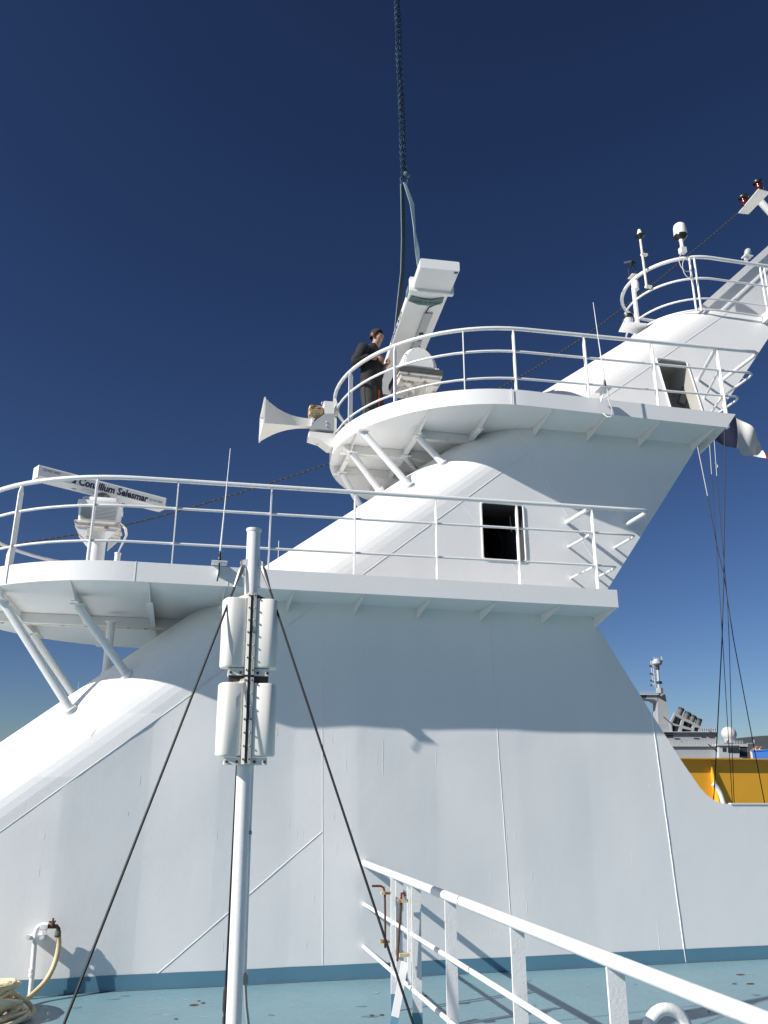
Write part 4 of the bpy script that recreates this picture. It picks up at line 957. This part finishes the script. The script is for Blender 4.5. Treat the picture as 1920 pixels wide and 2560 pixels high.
for k in range(6):
    x0 = -1.42 + .03 * k; m = MB(); m.tube(smooth([V((x0 - .25, 7.55 + .02 * k, .06 + .018 * k)), V((x0 + .05, 7.46 + .01 * k, .12 + .018 * k)), V((x0 + .2 - .02 * k, 7.52, .09 + .018 * k)), V((x0 + .22, 7.7, .06 + .015 * k))], 5), .0165, 8); m.build('coil_fold', 'hose_coil', ht)

# ------------------------------------------------------------------ tricolour flag
fg = thing('flag', 'blue white and red ensign blowing behind the end of the upper platform', 'flag', at(1790, 1095, 12.8))
TT = smooth([at(x, y, 12.8) for x, y in [(1752, 1020), (1795, 1026), (1842, 1044), (1872, 1070), (1897, 1098), (1908, 1112), (1928, 1142), (1950, 1185)]], 6)
BB = smooth([at(x, y, 12.8) for x, y in [(1786, 1102), (1806, 1113), (1836, 1124), (1860, 1133), (1888, 1139), (1907, 1146), (1918, 1168), (1935, 1205)]], 6)
def flag_p(i, j, nj=10):
    t = j / nj; p = TT[i].lerp(BB[i], t); u = i / (len(TT) - 1)
    p = p + V((0, .09 * math.sin(u * 11 + t * 2.2) * (.3 + u) + .03 * math.sin(u * 25 - t * 3), 0)); return p
cuts = [0, 12, 31, len(TT) - 1]
for (a, c), m_ in zip(zip(cuts, cuts[1:]), ('flag_blue', 'flag_white', 'flag_red')):
    q = MB(); nj_ = 10; g = [flag_p(i, j) for i in range(a, c + 1) for j in range(nj_ + 1)]
    q.add(g, [(i * (nj_ + 1) + j, (i + 1) * (nj_ + 1) + j, (i + 1) * (nj_ + 1) + j + 1, i * (nj_ + 1) + j + 1) for i in range(c - a) for j in range(nj_)]); q.build('stripe', m_, fg, angle=80)

# ------------------------------------------------------------------ halyards
for pxs, rr, lb, wt in (([(1735, 1072), (1745, 1122), (1769, 1240), (1791, 1360), (1809, 1435), (1834, 1600), (1890, 1895), (1914, 2020)], .008, 'grey halyard rope slanting the farthest aft down over the yellow bulwark', 3),
                       ([(1768, 1040), (1773, 1100), (1779, 1186), (1791, 1360), (1800, 1498), (1807, 1608), (1824, 1895), (1832, 2020)], .006, 'thin halyard, white above and dark below, beside the grey slanting rope', 3),
                       ([(1780, 1040), (1785, 1094), (1792, 1190), (1808, 1383), (1818, 1498), (1823, 1600), (1831, 1895), (1836, 2020)], .006, 'thin knotted halyard hanging from the lower corner of the flag', 3),
                       ([(1811, 1030), (1811, 1077), (1812, 1186), (1810, 1394), (1808, 1498), (1805, 1600), (1790, 1895), (1783, 2020)], .0095, 'thick dark halyard passing in front of the blue flag stripe', 0)):
    t = thing('halyard', lb, 'rope', at(*pxs[-1], 12.3), 'flag halyards'); w = [at(x, y, 12.3) for x, y in pxs]
    if wt:
        m = MB(); m.tube(w[:wt], rr, 6); m.build('upper_length', 'rope_white', t)
    m = MB(); m.tube(w[max(0, wt - 1):], rr, 6); m.build('rope', 'rope_dark', t)
    if 'knotted' in lb:
        c = at(1791, 1166, 12.3); m = MB(); m.tube([c + V((.03 * math.sin(k), 0, .025 * k - .03)) for k in range(5)], .010, 6); m.build('knot', 'rope_white', t)

# ------------------------------------------------------------------ yellow bulwark on the far side
yb = thing('yellow_bulwark', 'yellow painted steel bulwark with ribs and top flange on the far deck edge', 'bulwark', (12, 18, 0))
m = MB(); m.box((10.5, 18.05, 1.21), (21, .02, 2.42)); m.build('plate', 'yellow_paint', yb)
m = MB(); m.box((10.5, 17.99, 2.435), (21, .17, .025)); m.build('top_flange', 'yellow_paint', yb)
for x in (6.8, 9.46, 12.13, 14.8, 17.5):
    m = MB(); m.prism([(x, 18.04, 2.42), (x, 18.01, 2.42), (x, 17.74, .9), (x, 17.62, 0), (x, 18.04, 0)], (.03, 0, 0)); m.build('rib', 'yellow_paint', yb)
wp_ = smooth([at(x, y, 17.3) for x, y in [(1783, 1960), (1791, 1967), (1799, 1980), (1805, 1996), (1809, 2012), (1812, 2040)]], 4)
m = MB(); m.tube(wp_ + [V((wp_[-1].x, 17.3, 0))], .052, 12); tag(m.build('white_pipe', 'rail_paint', org=(wp_[-1].x, 17.3, 0)), 'white bent vent pipe in front of the yellow bulwark', 'pipe')

# ------------------------------------------------------------------ naval ship lying beyond
ND = 220.0
def nv(px, py, d=ND):
    u, v = (px - CX) / F_PX, (CY - py) / F_PX; k = d / (math.cos(PITCH) - v * math.sin(PITCH))
    return u * k, EYE + (math.sin(PITCH) + v * math.cos(PITCH)) * k
def ncrop(x, y, d=ND): return nv(1560 + x * .217, 1600 + y * .217, d)
ns = thing('naval_ship', 'grey naval ship with tall mast, four slanted exhausts and white radome', 'ship', (0, 0, -18))
ns.rotation_euler = (0, 0, -YAW); ORG[ns.name] = V((0, 0, -18))
def npoly(name, pts, y0, y1, m_, par=None, holes=()):
    q = MB(); w = [ncrop(*p, y0) for p in pts]; q.prism([(x, y0, z) for x, z in w], (0, y1 - y0, 0)); return q.build(name, m_, par or ns, angle=20)
def nbox(name, x0, y0, x1, y1, d0, d1, m_, par=None): return npoly(name, [(x0, y1), (x1, y1), (x1, y0), (x0, y0)], d0, d1, m_, par)
hull = MB(); xa, _ = ncrop(-900, 1400); xb, zt_ = ncrop(1330, 1360); hull.box(((xa + xb) / 2, ND + 6, (zt_ - 18) / 2), (xb - xa, 16, zt_ + 18)); hull.build('hull', 'naval_grey', ns)
nbox('lower_deckhouse', 100, 1225, 1330, 1365, ND, ND + 14, 'naval_grey')
nbox('deck_edge', 100, 1213, 1190, 1226, ND - .6, ND + 14, 'naval_light')
nbox('middle_deckhouse', 100, 1060, 1075, 1213, ND + 1.2, ND + 12, 'naval_grey')
nbox('deck_edge', 420, 1085, 1075, 1093, ND + .8, ND + 12, 'naval_dark'); nbox('deck_edge', 430, 1055, 1080, 1062, ND + .8, ND + 12, 'naval_light')
nbox('upper_deckhouse', 380, 970, 560, 1060, ND + 2, ND + 9, 'naval_grey')
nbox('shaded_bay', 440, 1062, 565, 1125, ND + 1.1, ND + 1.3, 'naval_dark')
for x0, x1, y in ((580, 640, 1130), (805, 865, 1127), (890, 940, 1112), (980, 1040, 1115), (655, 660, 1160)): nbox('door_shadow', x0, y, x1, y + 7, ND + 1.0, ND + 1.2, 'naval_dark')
# funnel casing with openings
def panel_with_holes(name, outer, holes, y0, y1, m_, par):
    pts = [V(p) for p in outer]; ed = [(k, (k + 1) % len(outer)) for k in range(len(outer))]
    for h in holes:
        n0 = len(pts); pts += [V(p) for p in h]; ed += [(n0 + k, n0 + (k + 1) % len(h)) for k in range(len(h))]
    v_, e_, f_, *_ = delaunay_2d_cdt(pts, ed, [], 1, 1e-4)
    def ins(p, poly):
        r = False
        for k in range(len(poly)):
            a, c = poly[k], poly[k - 1]
            if (a[1] > p[1]) != (c[1] > p[1]) and p[0] < (c[0] - a[0]) * (p[1] - a[1]) / (c[1] - a[1]) + a[0]: r = not r
        return r
    f_ = [f for f in f_ if not any(ins(sum((v_[i] for i in f), V((0, 0))) / len(f), h) for h in holes)]
    bm = bmesh.new(); w = [ncrop(*p, y0) for p in v_]; vv = [bm.verts.new((x, y0, z)) for x, z in w]
    for f in f_: bm.faces.new([vv[i] for i in f])
    r = bmesh.ops.extrude_face_region(bm, geom=bm.faces[:]); bmesh.ops.translate(bm, vec=(0, y1 - y0, 0), verts=[e for e in r['geom'] if isinstance(e, bmesh.types.BMVert)])
    bmesh.ops.recalc_face_normals(bm, faces=bm.faces)
    me = bpy.data.meshes.new(name); 
    for v in bm.verts: v.co -= ORG[par.name]
    bm.to_mesh(me); bm.free(); me.materials.append(M[m_]); o = bpy.data.objects.new(name, me); COL.objects.link(o); o.parent = par; ORG[o.name] = ORG[par.name]; return o
def rquad(p, r=.18):
    o = []
    for k in range(4):
        a, b_, c = V(p[k - 1]), V(p[k]), V(p[(k + 1) % 4])
        for t in (r, r * .45): o.append(tuple(b_.lerp(a, t)))
        o.append(tuple(b_.lerp((a + c) / 2, r * .18)))
        for t in (r * .45, r): o.append(tuple(b_.lerp(c, t)))
    return o
holes = [rquad([(590, 870), (670, 915), (650, 985), (555, 955)]), rquad([(695, 930), (795, 975), (790, 1020), (680, 985)]), rquad([(815, 1005), (868, 1010), (862, 1056), (806, 1050)]), rquad([(550, 982), (640, 995), (632, 1062), (560, 1060)]), rquad([(672, 1018), (782, 1040), (770, 1061), (665, 1058)])]
panel_with_holes('funnel_casing', [(585, 835), (892, 1000), (870, 1068), (545, 1068), (530, 950)], holes, ND + 1.6, ND + 2.6, 'naval_grey', ns)
npoly('funnel_core', [(600, 860), (870, 1005), (860, 1066), (560, 1066), (555, 950)], ND + 3.2, ND + 6, 'naval_dark')
for k, (x, y) in enumerate(((612, 930), (735, 975), (840, 1030), (600, 1030), (725, 1045))):
    m = MB(); c = ncrop(x, y, ND + 3); m.tube([(c[0] - .4, ND + 3, c[1] - 1.0), (c[0] + .4, ND + 3, c[1] + 1.0)], .45, 10); m.build('exhaust_duct', 'naval_soot', ns)
for k, (xt_, yt_, xb_, yb_) in enumerate(((675, 785, 640, 865), (750, 833, 722, 905), (815, 870, 785, 945), (880, 908, 858, 985))):
    a, c = ncrop(xb_, yb_, ND + 2.6), ncrop(xt_, yt_, ND + 2.6); m = MB(); m.tube([(a[0], ND + 3.4, a[1]), (c[0], ND + 3.4, c[1])], .74, 14); ex = m.build('exhaust_stack', 'naval_soot', ns)
    m = MB(); d = V((c[0] - a[0], 0, c[1] - a[1])).normalized(); e_ = V((c[0], ND + 3.4, c[1])); m.tube([e_ - d * .5, e_ + d * .08], .80, 14); m.build('stack_rim', 'naval_dark', ex)
# mast
npoly('mast_tower', [(385, 700), (395, 975), (528, 975), (495, 740), (480, 640), (455, 615), (380, 622)], ND + 3, ND + 7, 'naval_grey')
npoly('camouflage_patch', [(400, 665), (470, 620), (484, 710)], ND + 2.9, ND + 2.98, 'naval_dark')
npoly('yard_platform', [(188, 640), (205, 672), (350, 684), (392, 712), (400, 625), (380, 622)], ND + 3, ND + 8, 'naval_grey')
npoly('camouflage_patch', [(205, 632), (268, 632), (245, 668), (205, 668)], ND + 2.9, ND + 2.98, 'naval_dark')
nbox('yard_deck', 170, 622, 400, 632, ND + 2.5, ND + 8.5, 'naval_light')
for k in range(9):
    x = 195 + k * 24; nbox('rail_stanchion', x, 590, x + 4, 624, ND + 2.6, ND + 2.7, 'naval_light')
nbox('yard_rail', 195, 590, 395, 594, ND + 2.55, ND + 2.65, 'naval_light'); nbox('yard_rail', 195, 606, 395, 609, ND + 2.55, ND + 2.65, 'naval_light')
def ntube(name, a, c, r_, m_, y=ND + 5, par=None):
    A, C_ = ncrop(*a, y), ncrop(*c, y); m = MB(); m.tube([(A[0], y, A[1]), (C_[0], y, C_[1])], r_, 8); return m.build(name, m_, par or ns)
ntube('mast_pole', (408, 600), (385, 290), .36, 'naval_light'); ntube('mast_collar', (412, 615), (408, 555), .95, 'naval_grey'); ntube('mast_collar', (401, 500), (397, 475), .7, 'naval_dark'); ntube('mast_collar', (386, 340), (384, 300), .55, 'naval_dark'); ntube('mast_sensor', (430, 560), (436, 600), .35, 'naval_dark'); ntube('mast_sensor', (425, 480), (432, 505), .25, 'naval_dark')
c = ncrop(378, 262, ND + 5); m = MB(); m.lathe([(.5, -.8), (1.1, -.6), (1.35, -.3), (1.35, .45), (.9, .5), (.8, .9), (.4, 1.0)], 16, (c[0], ND + 5, c[1])); m.build('masthead_platform', 'naval_light', ns)
for x, y0 in ((348, 195), (372, 205), (398, 210), (430, 185), (440, 200)): ntube('masthead_rod', (x, 255), (x, y0), .10, 'naval_light')
ntube('masthead_arm', (400, 285), (436, 235), .25, 'naval_dark'); 
ntube('lattice_leg', (308, 240), (340, 530), .14, 'naval_light'); ntube('lattice_leg', (330, 240), (362, 530), .14, 'naval_light')
for k in range(7):
    y = 270 + k * 40; x = 311 + k * 4.4; ntube('lattice_bar', (x, y), (x + 60, y + 4), .11, 'naval_light')
    ntube('lattice_bar', (x, y), (x + 24, y + 38), .09, 'naval_light')
for y in (295, 385, 465, 520): nbox('sensor_box', 300 + (y - 295) * .06, y - 8, 314 + (y - 295) * .06, y + 8, ND + 4.6, ND + 5.4, 'naval_dark')
ntube('signal_wire', (360, 700), (325, 860), .06, 'naval_dark'); ntube('boom', (455, 885), (560, 975), .12, 'naval_dark', ND + 1.4); ntube('boom', (975, 1040), (1070, 1110), .12, 'naval_dark', ND + .8); ntube('boom', (970, 1200), (1150, 1338), .12, 'naval_dark', ND - .8)
# radome
c = ncrop(1208, 1085, ND + 5); m = MB(); rr = ncrop(1293, 1085, ND + 5)[0] - c[0]
m.lathe([(rr * .72, -rr * 1.15)] + [(rr * math.cos(R(a)), rr * math.sin(R(a))) for a in range(-40, 91, 10)], 28, (c[0], ND + 5, c[1])); m.build('radome', 'naval_radome', ns)
# rails along the deck
for y in (1160, 1180):
    nbox('deck_rail', 520, y, 1370, y + 4, ND - .3, ND - .2, 'naval_light')
for k in range(28):
    x = 525 + k * 31; nbox('rail_stanchion', x, 1160, x + 7, 1205, ND - .3, ND - .2, 'naval_light')
for k in range(8):
    x = 890 + k * 25; nbox('rail_stanchion', x, 1008, x + 7, 1050, ND + 1.5, ND + 1.6, 'naval_light')
nbox('deck_rail', 885, 1006, 1070, 1012, ND + 1.5, ND + 1.6, 'naval_light'); nbox('deck_screen', 885, 1022, 1075, 1046, ND + 1.7, ND + 1.8, 'naval_light')
# bridge wing
br = nbox('bridge', 1095, 1215, 1330, 1362, ND - 2, ND + 8, 'naval_light')
nbox('bridge_roof', 1080, 1196, 1345, 1216, ND - 2.4, ND + 8, 'naval_light')
for x0, y0, x1, y1 in ((1137, 1240, 1175, 1283), (1200, 1240, 1240, 1295), (1250, 1233, 1322, 1298)):
    w = nbox('window', x0, y0, x1, y1, ND - 2.15, ND - 1.9, 'naval_dark', br); nbox('pane', x0 + 4, y0 + 5, x1 - 4, y1 - 5, ND - 2.2, ND - 2.1, 'window_glass', w)
b2 = nbox('bridge_front', 1332, 1222, 1424, 1360, ND + 2, ND + 9, 'naval_light')
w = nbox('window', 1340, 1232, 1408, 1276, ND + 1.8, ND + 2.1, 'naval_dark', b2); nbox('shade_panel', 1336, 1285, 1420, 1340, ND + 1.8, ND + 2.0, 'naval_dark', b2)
nbox('roof_wing', 1320, 1196, 1428, 1228, ND + 1.5, ND + 9, 'naval_light')
nbox('yard_arm', 1420, 1188, 1500, 1194, ND + 3, ND + 3.3, 'naval_light'); nbox('lamp_post', 1490, 1150, 1503, 1195, ND + 3, ND + 3.4, 'naval_light')

# ------------------------------------------------------------------ hills, houses and a blue building on shore
def at_d(az, d, z): return V((d * math.sin(R(az)), d * math.cos(R(az)), z))
q = MB(); NA_, NR = 60, 8; g = []
for i in range(NA_ + 1):
    az = lerp(34.0, 80, i / NA_)
    for j in range(NR + 1):
        t = j / NR; d = lerp(1900, 3600, t); hgt = 232 * min(1, .72 + (az - 34) / 6) + 26 * noise.noise((az * .55, 3.1, 0)) + 9 * noise.noise((az * 2.1, 1.1, 0))
        g.append(at_d(az, d, -18 + hgt * (t ** 1.25) + 10 * noise.noise((az * 1.3, t * 6, 2))))
q.add(g, [(i * (NR + 1) + j, (i + 1) * (NR + 1) + j, (i + 1) * (NR + 1) + j + 1, i * (NR + 1) + j + 1) for i in range(NA_) for j in range(NR)]); struct(q.build('hills', 'hill_scrub', angle=60))
for k, (px, py, w_, lb) in enumerate(((1893, 1872, 15, 'pale house with red roof on the far hill beside the blue building'), (1902, 1873, 11, 'small red-roofed house next to the larger pale house on the far hill'), (1884, 1879, 13, 'low red-roofed house on the hillside just beyond the naval ship'))):
    d = 2300; u, v = (px - CX) / F_PX, (CY - py) / F_PX; r_ = ray(px, py); p = _C + r_ * (d / math.hypot(r_.x, r_.y))
    t = thing('hill_house', lb, 'house', p - V((0, 0, 60)), 'houses on the hill')
    m = MB(); m.box(p - V((0, 0, 30)), (w_, 10, 64)); m.build('wall', 'house_wall', t)
    m = MB(); m.prism([p + V((-w_ * .56, -6, 2)), p + V((w_ * .56, -6, 2)), p + V((0, -6, 6))], (0, 12, 0)); m.build('roof', 'house_roof', t)
r_ = ray(1908, 1876); p = _C + r_ * (420 / math.hypot(r_.x, r_.y)); pb_ = thing('port_building', 'bright blue clad port building beyond the naval ship bow', 'building', (p.x, p.y, -18))
m = MB(); pc_ = p + _rt * 11 + V((0, 8, 0)); m.box((pc_.x, pc_.y, (p.z - 18) / 2), (16, 12, p.z + 18)); m.build('cladding', 'blue_cladding', pb_)
m = MB(); m.box((pc_.x, pc_.y, p.z + .3), (16.8, 12.8, .6)); m.build('roof', 'blue_cladding', pb_)
